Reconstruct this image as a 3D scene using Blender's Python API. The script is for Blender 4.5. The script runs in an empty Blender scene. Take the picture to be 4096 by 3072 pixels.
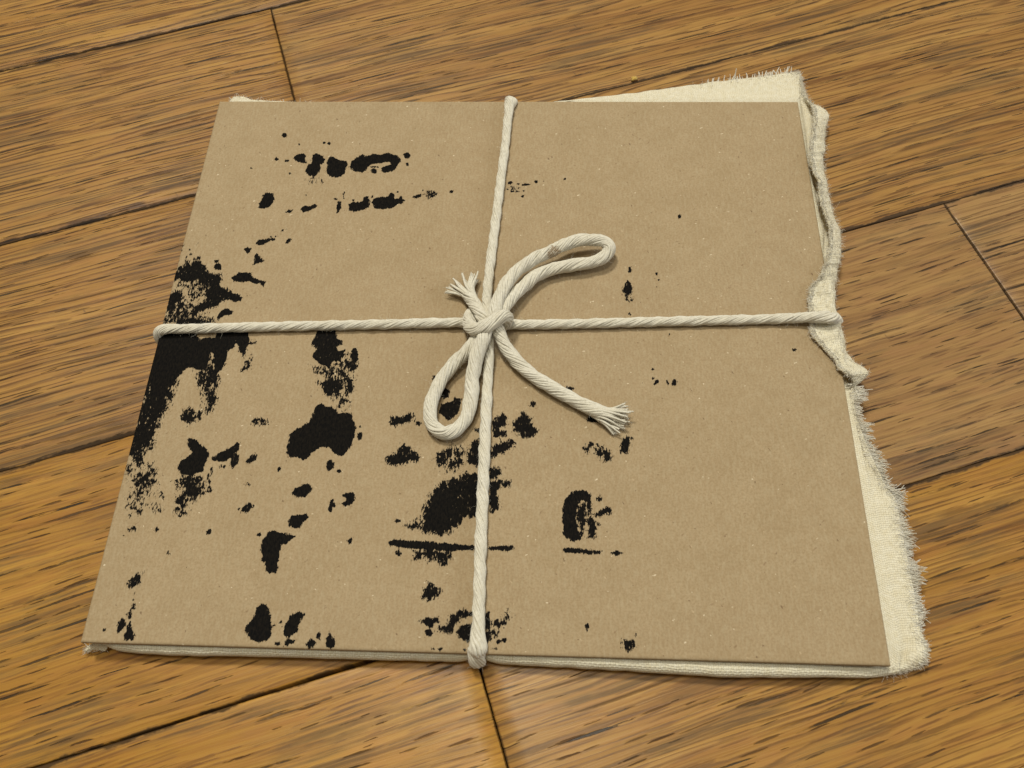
import bpy, math, random
import numpy as np
from mathutils import Matrix, Vector, Euler

# ------------------------------------------------------------------ camera, light, exposure
scn = bpy.context.scene
CAMP = np.array([0.01116469, -0.08448237, 0.15031265])
CAMR = (0.46350907, 0.03121399, 0.03265484)
FPX = 3295.43                                   # focal length in photograph pixels (4096 wide)
cam = bpy.data.cameras.new('camera')
cam.sensor_width = 36.0
cam.lens = FPX / 4096 * 36.0
cam.clip_start = 0.005
cam.clip_end = 20
cam.dof.use_dof = True
cam.dof.focus_distance = 0.172
cam.dof.aperture_fstop = 42
camo = bpy.data.objects.new('camera', cam)
scn.collection.objects.link(camo)
camo.location = CAMP
camo.rotation_euler = CAMR
scn.camera = camo

world = bpy.data.worlds.new('World')
scn.world = world
world.use_nodes = True
wb = world.node_tree.nodes['Background']
wb.inputs[0].default_value = (1.0, 0.90, 0.73, 1)
wb.inputs[1].default_value = 0.19

def lamp(name, loc, target, size, power, color):
    l = bpy.data.lights.new(name, 'AREA')
    l.shape = 'DISK'
    l.size = size
    l.energy = power
    l.color = color
    o = bpy.data.objects.new(name, l)
    scn.collection.objects.link(o)
    o.location = loc
    d = Vector(target) - Vector(loc)
    o.rotation_euler = d.to_track_quat('-Z', 'Y').to_euler()
    return o
lamp('ceiling_lamp', (-0.32, 0.66, 1.50), (0, 0, 0), 0.26, 18.0, (1.0, 0.96, 0.85))
lamp('ceiling_lamp', (-0.07, 0.10, 1.62), (0, 0, 0), 0.30, 6.5, (1.0, 0.95, 0.80))
lamp('window_glow', (1.6, 0.20, 0.78), (0, 0, 0), 0.6, 8.0, (0.90, 0.95, 1.0))

scn.view_settings.view_transform = 'Standard'
scn.view_settings.look = 'None'
scn.view_settings.exposure = 0.14
scn.view_settings.gamma = 1.0
scn.view_settings.use_curve_mapping = False
scn.render.engine = 'CYCLES'

# ------------------------------------------------------------------ helpers
rng = np.random.default_rng(7)
MM = 0.001
HC = 0.0050                    # height of the card's upper face
TC = 0.0011                    # card thickness
CW, CD = 0.138, 0.12654        # card width, depth
RM = np.array(Euler(CAMR, 'XYZ').to_matrix())

def px(pts, z):
    """photograph pixel + known height (m) -> point of the place"""
    p = np.atleast_2d(np.asarray(pts, float))
    z = np.broadcast_to(np.asarray(z, float), (len(p),))
    d = np.stack([(p[:, 0] - 2048) / FPX, -(p[:, 1] - 1536) / FPX, -np.ones(len(p))], 1) @ RM.T
    t = (z - CAMP[2]) / d[:, 2]
    return CAMP + d * t[:, None]

def mesh_np(name, V, F, mat, parent=None, smooth=True):
    """F: (n,4) quads or list of arrays of quads/tris"""
    V = np.asarray(V, np.float32)
    me = bpy.data.meshes.new(name)
    Fs = F if isinstance(F, list) else [F]
    Fs = [np.asarray(f, np.int32) for f in Fs if len(f)]
    loops = np.concatenate([f.ravel() for f in Fs])
    tot = np.concatenate([np.full(len(f), f.shape[1], np.int32) for f in Fs])
    st = np.concatenate([[0], np.cumsum(tot)[:-1]]).astype(np.int32)
    me.vertices.add(len(V)); me.vertices.foreach_set('co', V.ravel())
    me.loops.add(len(loops)); me.loops.foreach_set('vertex_index', loops)
    me.polygons.add(len(tot)); me.polygons.foreach_set('loop_start', st)
    try:
        me.polygons.foreach_set('loop_total', tot)
    except Exception:
        pass
    me.update(calc_edges=True)
    me.validate()
    if smooth:
        me.polygons.foreach_set('use_smooth', np.ones(len(me.polygons), bool))
    me.materials.append(mat)
    o = bpy.data.objects.new(name, me)
    scn.collection.objects.link(o)
    if parent is not None:
        o.parent = parent
    return o

def empty(name, loc=(0, 0, 0)):
    o = bpy.data.objects.new(name, None)
    o.empty_display_size = 0.01
    scn.collection.objects.link(o)
    o.location = loc
    return o

def catmull(P, n):
    """P (k,d) -> dense catmull-rom (centripetal-ish uniform) samples, n per segment"""
    P = np.asarray(P, float)
    Q = np.vstack([2 * P[0] - P[1], P, 2 * P[-1] - P[-2]])
    t = np.linspace(0, 1, n, endpoint=False)[:, None]
    out = []
    for i in range(1, len(Q) - 2):
        a, b, c, d = Q[i - 1], Q[i], Q[i + 1], Q[i + 2]
        out.append(.5 * ((2 * b) + (-a + c) * t + (2 * a - 5 * b + 4 * c - d) * t ** 2 + (-a + 3 * b - 3 * c + d) * t ** 3))
    out.append(P[-1:])
    return np.vstack(out)

def resample(P, ds):
    """first three columns are xyz; uniform arc length"""
    L = np.concatenate([[0], np.cumsum(np.linalg.norm(np.diff(P[:, :3], axis=0), axis=1))])
    n = max(4, int(L[-1] / ds))
    s = np.linspace(0, L[-1], n)
    return np.stack([np.interp(s, L, P[:, k]) for k in range(P.shape[1])], 1), s

def norm(v):
    return v / (np.linalg.norm(v, axis=-1, keepdims=True) + 1e-12)

def grid_faces(nr, nc, off=0, wrap=False):
    r = np.arange(nr - 1)[:, None]
    c = np.arange(nc if wrap else nc - 1)[None, :]
    c2 = (c + 1) % nc
    a = r * nc + c; b = r * nc + c2; d = (r + 1) * nc + c; e = (r + 1) * nc + c2
    return np.stack([a, b, e, d], -1).reshape(-1, 4) + off

def tube(C, ref, rad, sides):
    T = norm(np.gradient(C, axis=0))
    N = norm(ref - (ref * T).sum(1, keepdims=True) * T)
    B = np.cross(T, N)
    a = np.linspace(0, 2 * np.pi, sides, endpoint=False)
    rad = np.broadcast_to(np.asarray(rad, float), (len(C),))
    V = C[:, None, :] + rad[:, None, None] * (np.cos(a)[None, :, None] * N[:, None, :] + np.sin(a)[None, :, None] * B[:, None, :])
    return V.reshape(-1, 3), grid_faces(len(C), sides, 0, True)

class Pile:
    def __init__(self): self.V = []; self.F = []; self.T = []; self.n = 0
    def add(self, V, F):
        F = np.asarray(F)
        (self.F if F.shape[1] == 4 else self.T).append(F + self.n)
        self.V.append(V); self.n += len(V)
    def build(self, name, mat, parent=None, smooth=True):
        Fs = []
        if self.F: Fs.append(np.vstack(self.F))
        if self.T: Fs.append(np.vstack(self.T))
        return mesh_np(name, np.vstack(self.V), Fs, mat, parent, smooth)

# ------------------------------------------------------------------ material helpers
class NT:
    def __init__(self, name):
        self.m = bpy.data.materials.new(name); self.m.use_nodes = True
        self.t = self.m.node_tree; self.b = self.t.nodes['Principled BSDF']
    def n(self, typ, **kw):
        x = self.t.nodes.new(typ)
        for k, v in kw.items(): setattr(x, k, v)
        return x
    def l(self, a, b): self.t.links.new(a, b)
    def setin(self, sock, v):
        if hasattr(v, 'is_output') or isinstance(v, bpy.types.NodeSocket): self.l(v, sock)
        else: sock.default_value = v
    def math(self, op, a, b=None, c=None, clamp=False):
        x = self.n('ShaderNodeMath', operation=op, use_clamp=clamp)
        self.setin(x.inputs[0], a)
        if b is not None: self.setin(x.inputs[1], b)
        if c is not None: self.setin(x.inputs[2], c)
        return x.outputs[0]
    def vmath(self, op, a, b=None):
        x = self.n('ShaderNodeVectorMath', operation=op)
        self.setin(x.inputs[0], a)
        if b is not None: self.setin(x.inputs[1], b)
        return x.outputs[0]
    def noise(self, vec, scale, detail=2, rough=.5, dist=0, dims='3D'):
        x = self.n('ShaderNodeTexNoise', noise_dimensions=dims)
        self.l(vec, x.inputs['Vector'])
        x.inputs['Scale'].default_value = scale; x.inputs['Detail'].default_value = detail
        x.inputs['Roughness'].default_value = rough; x.inputs['Distortion'].default_value = dist
        return x.outputs['Fac']
    def voro(self, vec, scale, rand=1.0):
        x = self.n('ShaderNodeTexVoronoi', voronoi_dimensions='2D', feature='F1')
        self.l(vec, x.inputs['Vector']); x.inputs['Scale'].default_value = scale
        x.inputs['Randomness'].default_value = rand
        return x.outputs['Distance'], x.outputs['Color']
    def remap(self, v, a, b, c=0., d=1., smooth=False):
        x = self.n('ShaderNodeMapRange', interpolation_type='SMOOTHSTEP' if smooth else 'LINEAR')
        self.setin(x.inputs[0], v)
        for i, q in zip((1, 2, 3, 4), (a, b, c, d)): self.setin(x.inputs[i], q)
        return x.outputs[0]
    def mix(self, f, a, b, typ='MIX'):
        x = self.n('ShaderNodeMix', data_type='RGBA', blend_type=typ)
        self.setin(x.inputs[0], f); self.setin(x.inputs[6], a); self.setin(x.inputs[7], b)
        return x.outputs[2]
    def scale(self, vec, s):
        return self.vmath('MULTIPLY', vec, s)
    def bump(self, h, dist, strength=1.0, nrm=None):
        x = self.n('ShaderNodeBump'); x.inputs['Strength'].default_value = strength
        x.inputs['Distance'].default_value = dist
        self.l(h, x.inputs['Height'])
        if nrm is not None: self.l(nrm, x.inputs['Normal'])
        return x.outputs[0]

# ---- oak
def oak_material():
    M = NT('worn_oak')
    tc = M.n('ShaderNodeTexCoord'); oi = M.n('ShaderNodeObjectInfo')
    rnd = oi.outputs['Random']
    tint = M.n('ShaderNodeAttribute', attribute_type='OBJECT', attribute_name='tint').outputs['Fac']   # 0 golden .. 1 brown: board tone, with duller light at right painted in
    half = M.n('ShaderNodeAttribute', attribute_type='OBJECT', attribute_name='half_length').outputs['Fac']
    L = M.scale(tc.outputs['Object'], (1000, 1000, 1000))           # millimetres: x along the board
    cx = M.n('ShaderNodeCombineXYZ')
    M.l(M.math('MULTIPLY', rnd, 4973.), cx.inputs[0]); M.l(M.math('MULTIPLY', rnd, 1711.), cx.inputs[1])
    P = M.vmath('ADD', L, cx.outputs[0])
    w = M.noise(M.scale(P, (.009, .022, 0)), 1, 2, .5, dims='2D')
    w2 = M.noise(M.scale(P, (.05, .25, 0)), 1, 2, .5, dims='2D')
    sh = M.n('ShaderNodeCombineXYZ')
    M.l(M.math('ADD', M.math('MULTIPLY', M.math('SUBTRACT', w, .5), 4.5), M.math('MULTIPLY', M.math('SUBTRACT', w2, .5), .8)), sh.inputs[1])
    G = M.vmath('ADD', P, sh.outputs[0])
    grain = M.n('ShaderNodeAttribute', attribute_type='OBJECT', attribute_name='grain').outputs['Fac']   # 0 long rift lines .. 1 short flat-sawn dashes
    fine = M.noise(M.scale(G, (.016, 2.9, 0)), 1, 5, .66, dims='2D')
    broad = M.noise(M.scale(G, (.006, .16, 0)), 1, 3, .55, dims='2D')
    streak = M.noise(M.scale(G, (.014, .95, 0)), 1, 5, .68, dims='2D')
    rings = M.noise(M.scale(G, (.006, .30, 0)), 1, 3, .55, dims='2D')
    blot = M.noise(M.scale(P, (.12, .45, 0)), 1, 3, .6, dims='2D')
    col = M.mix(M.remap(broad, .35, .65), (.330, .165, .029, 1), (.430, .236, .050, 1))
    col = M.mix(M.math('MULTIPLY', M.remap(blot, .45, .68), .30), col, (.38, .160, .046, 1))
    col = M.mix(M.math('MULTIPLY', M.remap(fine, .50, .68), .30), col, (.25, .105, .022, 1))
    col = M.mix(M.math('MULTIPLY', M.remap(fine, .50, .32), .28), col, (.53, .32, .080, 1))
    ringm = M.remap(rings, .45, .60, 0, 1, True)
    jag = M.noise(M.scale(P, (.5, 4.0, 0)), 1, 2, .6, dims='2D')
    jv = M.n('ShaderNodeCombineXYZ')
    M.l(M.math('MULTIPLY', M.math('SUBTRACT', jag, .5), .22), jv.inputs[1])
    M.l(M.math('MULTIPLY', M.math('SUBTRACT', jag, .5), 4.0), jv.inputs[0])
    GJ = M.vmath('ADD', G, jv.outputs[0])
    def dashes(lx, ly, r0, r1, keep, rot=0.0, sharp=.40):
        v = GJ
        if rot:
            mp = M.n('ShaderNodeMapping'); mp.inputs['Rotation'].default_value = (0, 0, rot); M.l(GJ, mp.inputs['Vector']); v = mp.outputs[0]
        d, c = M.voro(M.scale(v, (1 / lx, 1 / ly, 0)), 1.0)
        s = M.n('ShaderNodeSeparateColor'); M.l(c, s.inputs[0])
        r = M.remap(s.outputs[0], 0, 1, r0, r1)
        m = M.remap(d, r, M.math('MULTIPLY', r, sharp), 0, 1, True)
        on = M.math('LESS_THAN', s.outputs[1], keep)
        return M.math('MULTIPLY', M.math('MULTIPLY', m, on), M.remap(s.outputs[2], 0, 1, .70, 1.0))
    d1 = dashes(15., .85, .12, .40, M.remap(grain, 0, 1, .62, .74), -.03)
    d2 = dashes(34., .85, .08, .36, M.remap(grain, 0, 1, .55, .20))
    d3 = dashes(7.5, .75, .12, .36, M.remap(grain, 0, 1, .25, .55), -.04)
    d4 = dashes(42., 1.45, .07, .22, .72, -.012, .65)
    d5 = dashes(16., 1.20, .06, .19, M.remap(grain, 0, 1, .45, .60), -.02, .6)
    w1 = M.remap(grain, 0, 1, .80, 1.0); w2_ = M.remap(grain, 0, 1, 1.0, .40); w3 = M.remap(grain, 0, 1, .25, .8)
    band = M.remap(ringm, 0, 1, .60, 1.0)
    soft = M.math('MULTIPLY', M.math('MAXIMUM', M.math('MULTIPLY', d1, w1), M.math('MULTIPLY', d3, w3)), band)
    pores = M.math('MAXIMUM', M.math('MULTIPLY', d5, .95), M.math('MULTIPLY', d2, M.math('MULTIPLY', w2_, .8)))
    # growth rings met at the face: each runs from pale to a thin dark line
    sy = M.n('ShaderNodeSeparateXYZ'); M.l(GJ, sy.inputs[0])
    rn = M.noise(M.scale(P, (.006, .10, 0)), 1, 3, .55, dims='2D')
    ph = M.math('ADD', M.math('DIVIDE', sy.outputs[1], M.remap(rnd, 0, 1, 1.25, 1.75)), M.math('MULTIPLY', rn, 7.0))
    saw = M.math('FRACT', ph)
    amp = M.remap(M.noise(M.scale(G, (.018, .65, 0)), 1, 4, .65, dims='2D'), .34, .54)
    line = M.math('MULTIPLY', M.math('MULTIPLY', M.remap(saw, .58, .86, 0, 1, True), M.remap(saw, 1.0, .93, 0, 1)), amp)
    line = M.math('MULTIPLY', line, M.remap(grain, 0, .8, 1.0, .20))
    col = M.mix(M.math('MULTIPLY', M.math('MULTIPLY', M.remap(saw, .1, .8), amp), M.remap(grain, 0, 1, .34, .12)), col, (.26, .110, .022, 1))
    col = M.mix(line, col, (.085, .036, .010, 1))
    col = M.mix(M.math('MULTIPLY', ringm, .22), col, (.24, .100, .022, 1))
    strk = M.math('MULTIPLY', M.remap(streak, .535, .60, 0, 1, True), M.remap(ringm, 0, 1, .55, 1.))
    col = M.mix(M.math('MULTIPLY', M.math('MULTIPLY', strk, M.remap(grain, 0, 1, .85, .30)), .80), col, (.110, .046, .011, 1))
    col = M.mix(M.math('MULTIPLY', soft, .80), col, (.125, .050, .015, 1))
    col = M.mix(M.math('MULTIPLY', pores, .92), col, (.050, .021, .008, 1))
    dirtn = M.noise(M.scale(P, (.10, .8, 0)), 1, 4, .65, dims='2D')
    black = M.math('MULTIPLY', d4, M.remap(dirtn, .40, .52))
    col = M.mix(M.math('MULTIPLY', black, .97), col, (.014, .009, .006, 1))
    # grey ingrained dirt
    gd = M.noise(M.scale(P, (.030, .10, 0)), 1, 5, .6, dims='2D')
    gdf = M.math('MULTIPLY', M.remap(gd, .47, .63), M.remap(streak, .42, .58))
    col = M.mix(M.math('MULTIPLY', gdf, .56), col, (.085, .055, .026, 1))
    # scratches across the boards
    mp = M.n('ShaderNodeMapping'); mp.inputs['Rotation'].default_value = (0, 0, 1.25); M.l(P, mp.inputs['Vector'])
    sd, sc_ = M.voro(M.scale(mp.outputs[0], (1 / 46., 1 / 11., 0)), 1.0)
    ssp = M.n('ShaderNodeSeparateColor'); M.l(sc_, ssp.inputs[0])
    scr = M.math('MULTIPLY', M.remap(sd, .024, .010), M.math('LESS_THAN', ssp.outputs[0], .5))
    scr = M.math('MULTIPLY', scr, M.remap(dirtn, .35, .6))
    col = M.mix(M.math('MULTIPLY', scr, .5), col, (.09, .05, .025, 1))
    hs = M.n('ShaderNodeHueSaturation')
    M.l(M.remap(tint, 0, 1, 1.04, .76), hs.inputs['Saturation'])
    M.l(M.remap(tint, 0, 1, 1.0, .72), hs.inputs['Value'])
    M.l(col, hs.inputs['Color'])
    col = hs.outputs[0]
    # black grime packed along the board's edges
    sp = M.n('ShaderNodeSeparateXYZ'); M.l(L, sp.inputs[0])
    gn = M.math('MULTIPLY', M.math('SUBTRACT', M.noise(M.scale(P, (.16, .16, 0)), 1, 4, .65, dims='2D'), .5), 1.9)
    ey = M.remap(M.math('ADD', M.math('ABSOLUTE', sp.outputs[1]), gn), 27.95, 28.4, 0, 1, True)
    ex = M.remap(M.math('SUBTRACT', M.math('ADD', M.math('ABSOLUTE', sp.outputs[0]), M.math('MULTIPLY', gn, .5)), half), -.40, -.12, 0, .7, True)
    grime = M.math('MAXIMUM', ey, ex)
    col = M.mix(M.math('MULTIPLY', grime, .82), col, (.016, .011, .008, 1))
    M.l(col, M.b.inputs['Base Color'])
    ro = M.remap(fine, .3, .7, .30, .46)
    ro = M.math('ADD', ro, M.math('MULTIPLY', M.math('MAXIMUM', pores, grime), .40))
    ro = M.math('ADD', ro, M.math('MULTIPLY', gdf, .15))
    M.l(ro, M.b.inputs['Roughness'])
    M.b.inputs['Specular IOR Level'].default_value = .22
    M.l(M.math('MULTIPLY', M.math('SUBTRACT', 1.0, M.math('MAXIMUM', grime, pores), clamp=True), .15), M.b.inputs['Coat Weight'])
    M.b.inputs['Coat Roughness'].default_value = .28
    M.b.inputs['Coat Tint'].default_value = (1.0, .88, .62, 1)
    h = M.math('SUBTRACT', M.math('MULTIPLY', fine, .35), M.math('MULTIPLY', M.math('MAXIMUM', pores, black), .9))
    h = M.math('ADD', h, M.math('MULTIPLY', M.noise(M.scale(P, (.05, .09, 0)), 1, 2, .5, dims='2D'), 1.2))
    M.l(M.bump(h, .00016, .9), M.b.inputs['Normal'])
    return M.m

def plain(name, col, rough=.9):
    M = NT(name); M.b.inputs['Base Color'].default_value = (*col, 1); M.b.inputs['Roughness'].default_value = rough
    M.b.inputs['Specular IOR Level'].default_value = .1
    return M.m

# ---- chipboard with ink
def card_material():
    M = NT('chipboard_ink')
    tc = M.n('ShaderNodeTexCoord')
    P = M.scale(tc.outputs['Object'], (1000, 1000, 1000))
    ink = M.n('ShaderNodeAttribute', attribute_name='ink').outputs['Fac']
    f1 = M.noise(M.scale(P, (1, 1, 1)), 2.4, 4, .65)
    f2 = M.noise(P, .16, 4, .6)
    f3 = M.noise(M.scale(P, (1.2, .35, 1)), 1.6, 3, .6)
    col = M.mix(M.remap(f2, .35, .65), (.342, .252, .143, 1), (.376, .282, .165, 1))
    col = M.mix(M.math('MULTIPLY', M.remap(f1, .40, .62), .55), col, (.255, .180, .092, 1))
    col = M.mix(M.math('MULTIPLY', M.remap(f3, .55, .32), .36), col, (.42, .345, .22, 1))
    f4 = M.noise(M.scale(P, (.05, .09, 1)), 1, 5, .7)
    col = M.mix(M.remap(f4, .58, .74, 0, .10), col, (.25, .170, .085, 1))
    # pale and dark flecks of the recycled pulp
    def flecks(lx, ly, r, keep, rot):
        mp = M.n('ShaderNodeMapping'); mp.inputs['Rotation'].default_value = (0, 0, rot); M.l(P, mp.inputs['Vector'])
        wob = M.noise(P, 1.1, 2, .6)
        cw = M.n('ShaderNodeCombineXYZ'); M.l(M.math('MULTIPLY', wob, 1.2), cw.inputs[0]); M.l(M.math('MULTIPLY', wob, 1.2), cw.inputs[1])
        d, c = M.voro(M.scale(M.vmath('ADD', mp.outputs[0], cw.outputs[0]), (1 / lx, 1 / ly, 0)), 1.0)
        s = M.n('ShaderNodeSeparateColor'); M.l(c, s.inputs[0])
        rr = M.remap(s.outputs[2], 0, 1, r * .4, r)
        return M.math('MULTIPLY', M.remap(d, rr, M.math('MULTIPLY', rr, .5)), M.math('LESS_THAN', s.outputs[1], keep))
    col = M.mix(M.math('MULTIPLY', flecks(3.6, 3.0, .055, .22, .4), .75), col, (.74, .64, .46, 1))
    col = M.mix(M.math('MULTIPLY', flecks(5.5, 1.6, .08, .18, 1.0), .35), col, (.60, .47, .30, 1))
    col = M.mix(M.math('MULTIPLY', flecks(3.2, 4.5, .065, .25, 2.1), .65), col, (.12, .07, .035, 1))
    col = M.mix(M.math('MULTIPLY', flecks(5.5, 1.9, .09, .22, -.5), .45), col, (.17, .10, .05, 1))
    # ink: printed density against a dry-brush grain
    n0 = M.noise(M.scale(P, (1.2, .7, 1)), .75, 2, .5, .5); nf = M.noise(M.scale(P, (1.5, .6, 1)), 2.2, 3, .62, .5)
    n1 = M.math('ADD', M.math('MULTIPLY', n0, .4), M.math('MULTIPLY', nf, .6))
    th = M.remap(n1, .37, .63, .02, .97)
    k = M.remap(M.math('SUBTRACT', ink, th), -.10, .03, 0, 1, True)
    k = M.math('MULTIPLY', k, M.remap(ink, .015, .05))
    col = M.mix(M.math('MULTIPLY', k, M.remap(nf, .35, .7, 1.0, .975)), col, (.0060, .0060, .0062, 1))
    M.l(col, M.b.inputs['Base Color'])
    M.l(M.remap(k, 0, 1, .88, .55), M.b.inputs['Roughness'])
    M.l(M.remap(k, 0, 1, .25, .0), M.b.inputs['Specular IOR Level'])
    h = M.math('ADD', M.math('MULTIPLY', f1, .5), M.math('ADD', M.math('MULTIPLY', f3, .5), M.math('MULTIPLY', f2, 2.0)))
    M.l(M.bump(h, .00006, .8), M.b.inputs['Normal'])
    return M.m

# ---- woven cloth
def cloth_material():
    M = NT('unbleached_muslin')
    uv = M.n('ShaderNodeUVMap').outputs['UV']
    W = M.scale(uv, (1000, 1000, 0))      # mm
    wob = M.noise(W, .35, 2, .5)
    cw = M.n('ShaderNodeCombineXYZ'); M.l(M.math('MULTIPLY', wob, .7), cw.inputs[0]); M.l(M.math('MULTIPLY', wob, .7), cw.inputs[1])
    W2 = M.vmath('ADD', W, cw.outputs[0])
    s = M.n('ShaderNodeSeparateXYZ'); M.l(W2, s.inputs[0])
    pitch = 0.42
    a = M.math('MULTIPLY', s.outputs[0], math.pi / pitch); b = M.math('MULTIPLY', s.outputs[1], math.pi / pitch)
    sa = M.math('ABSOLUTE', M.math('SINE', a)); sb = M.math('ABSOLUTE', M.math('SINE', b))
    chk = M.math('MULTIPLY', M.math('SINE', M.math('MULTIPLY', a, 1.0)), M.math('SINE', b))
    over = M.math('GREATER_THAN', chk, 0)
    h = M.math('ADD', M.math('MULTIPLY', over, M.math('ADD', sa, M.math('MULTIPLY', sb, .3))),
               M.math('MULTIPLY', M.math('SUBTRACT', 1., over), M.math('ADD', sb, M.math('MULTIPLY', sa, .3))))
    hole = M.math('MULTIPLY', M.remap(sa, .36, .0), M.remap(sb, .36, .0))
    n1 = M.noise(W, .9, 3, .6)
    col = M.mix(M.remap(n1, .35, .65), (.83, .765, .56, 1), (.90, .855, .68, 1))
    col = M.mix(M.math('MULTIPLY', hole, .60), col, (.26, .19, .09, 1))
    fl = M.noise(M.scale(W, (1, 3, 1)), 1.2, 2, .5)
    col = M.mix(M.remap(fl, .70, .76, 0, .5), col, (.33, .25, .15, 1))
    M.l(col, M.b.inputs['Base Color'])
    M.b.inputs['Roughness'].default_value = .95
    M.b.inputs['Specular IOR Level'].default_value = .08
    M.b.inputs['Sheen Weight'].default_value = .15
    M.l(M.bump(M.math('ADD', h, M.math('MULTIPLY', n1, .5)), .00009, .9), M.b.inputs['Normal'])
    # thin cloth passes some light
    tr = M.n('ShaderNodeBsdfTranslucent'); M.l(M.mix(1.0, col, (.95, .78, .48, 1), 'MULTIPLY'), tr.inputs['Color'])
    ms = M.n('ShaderNodeMixShader'); ms.inputs[0].default_value = .22
    M.l(M.b.outputs[0], ms.inputs[1]); M.l(tr.outputs[0], ms.inputs[2])
    M.l(ms.outputs[0], M.t.nodes['Material Output'].inputs['Surface'])
    return M.m

def cotton_material(name, c0, c1, stain=None, trans=0.0):
    M = NT(name)
    tc = M.n('ShaderNodeTexCoord')
    P = M.scale(tc.outputs['Object'], (1000, 1000, 1000))
    n1 = M.noise(P, 1.6, 3, .6); n2 = M.noise(P, .25, 2, .5)
    col = M.mix(M.remap(n1, .35, .65), (*c0, 1), (*c1, 1))
    col = M.mix(M.math('MULTIPLY', M.remap(n2, .4, .65), .25), col, (c0[0] * .92, c0[1] * .88, c0[2] * .78, 1))
    if stain is not None:
        d = M.n('ShaderNodeVectorMath', operation='DISTANCE')
        M.l(P, d.inputs[0]); d.inputs[1].default_value = [q * 1000 for q in stain]
        nn = M.noise(P, 2.6, 3, .6)
        k = M.remap(M.math('ADD', d.outputs['Value'], M.math('MULTIPLY', M.math('SUBTRACT', nn, .5), 1.8)), 1.75, 1.2, 0, 1, True)
        k = M.math('MULTIPLY', k, M.remap(M.noise(P, 3.2, 2, .6), .30, .52, .25, 1))
        col = M.mix(M.math('MULTIPLY', k, .80), col, (.21, .13, .055, 1))
    M.l(col, M.b.inputs['Base Color'])
    M.b.inputs['Roughness'].default_value = .92
    M.b.inputs['Specular IOR Level'].default_value = .12
    M.b.inputs['Sheen Weight'].default_value = .2
    M.l(M.bump(M.noise(P, 7., 2, .6), .00005, .8), M.b.inputs['Normal'])
    if trans:
        tr = M.n('ShaderNodeBsdfTranslucent'); M.l(col, tr.inputs['Color'])
        ms = M.n('ShaderNodeMixShader'); ms.inputs[0].default_value = trans
        M.l(M.b.outputs[0], ms.inputs[1]); M.l(tr.outputs[0], ms.inputs[2])
        M.l(ms.outputs[0], M.t.nodes['Material Output'].inputs['Surface'])
    return M.m

OAK = oak_material()
GAP = plain('seam_dirt', (.010, .007, .005))
CARD = card_material()
CLOTH = cloth_material()
def I5(x, y): return (1600 + x / 1.7464, 850 + y / 1.7464)
STAIN = px([I5(1075, 285)], HC + .0038)[0]
COTTON = cotton_material('cotton_yarn', (.60, .565, .465), (.70, .665, .56), STAIN)
THREAD = cotton_material('frayed_thread', (.93, .895, .80), (.96, .945, .88), None, .5)

# ------------------------------------------------------------------ floor: boards laid on a sub-floor
PHI, BW, OFF = 0.33428332, 0.05719531, -0.11728991
tv = np.array([math.cos(PHI), math.sin(PHI)]); nv = np.array([math.sin(PHI), -math.cos(PHI)])
floor = mesh_np('floor', [(-.6, -.5, -.012), (.6, -.5, -.012), (.6, .6, -.012), (-.6, .6, -.012)], np.array([[0, 1, 2, 3]]), GAP, smooth=False)
floor['kind'] = 'structure'
floor['label'] = 'worn golden oak strip floor with dark open seams'
brng = np.random.default_rng(3)
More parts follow.
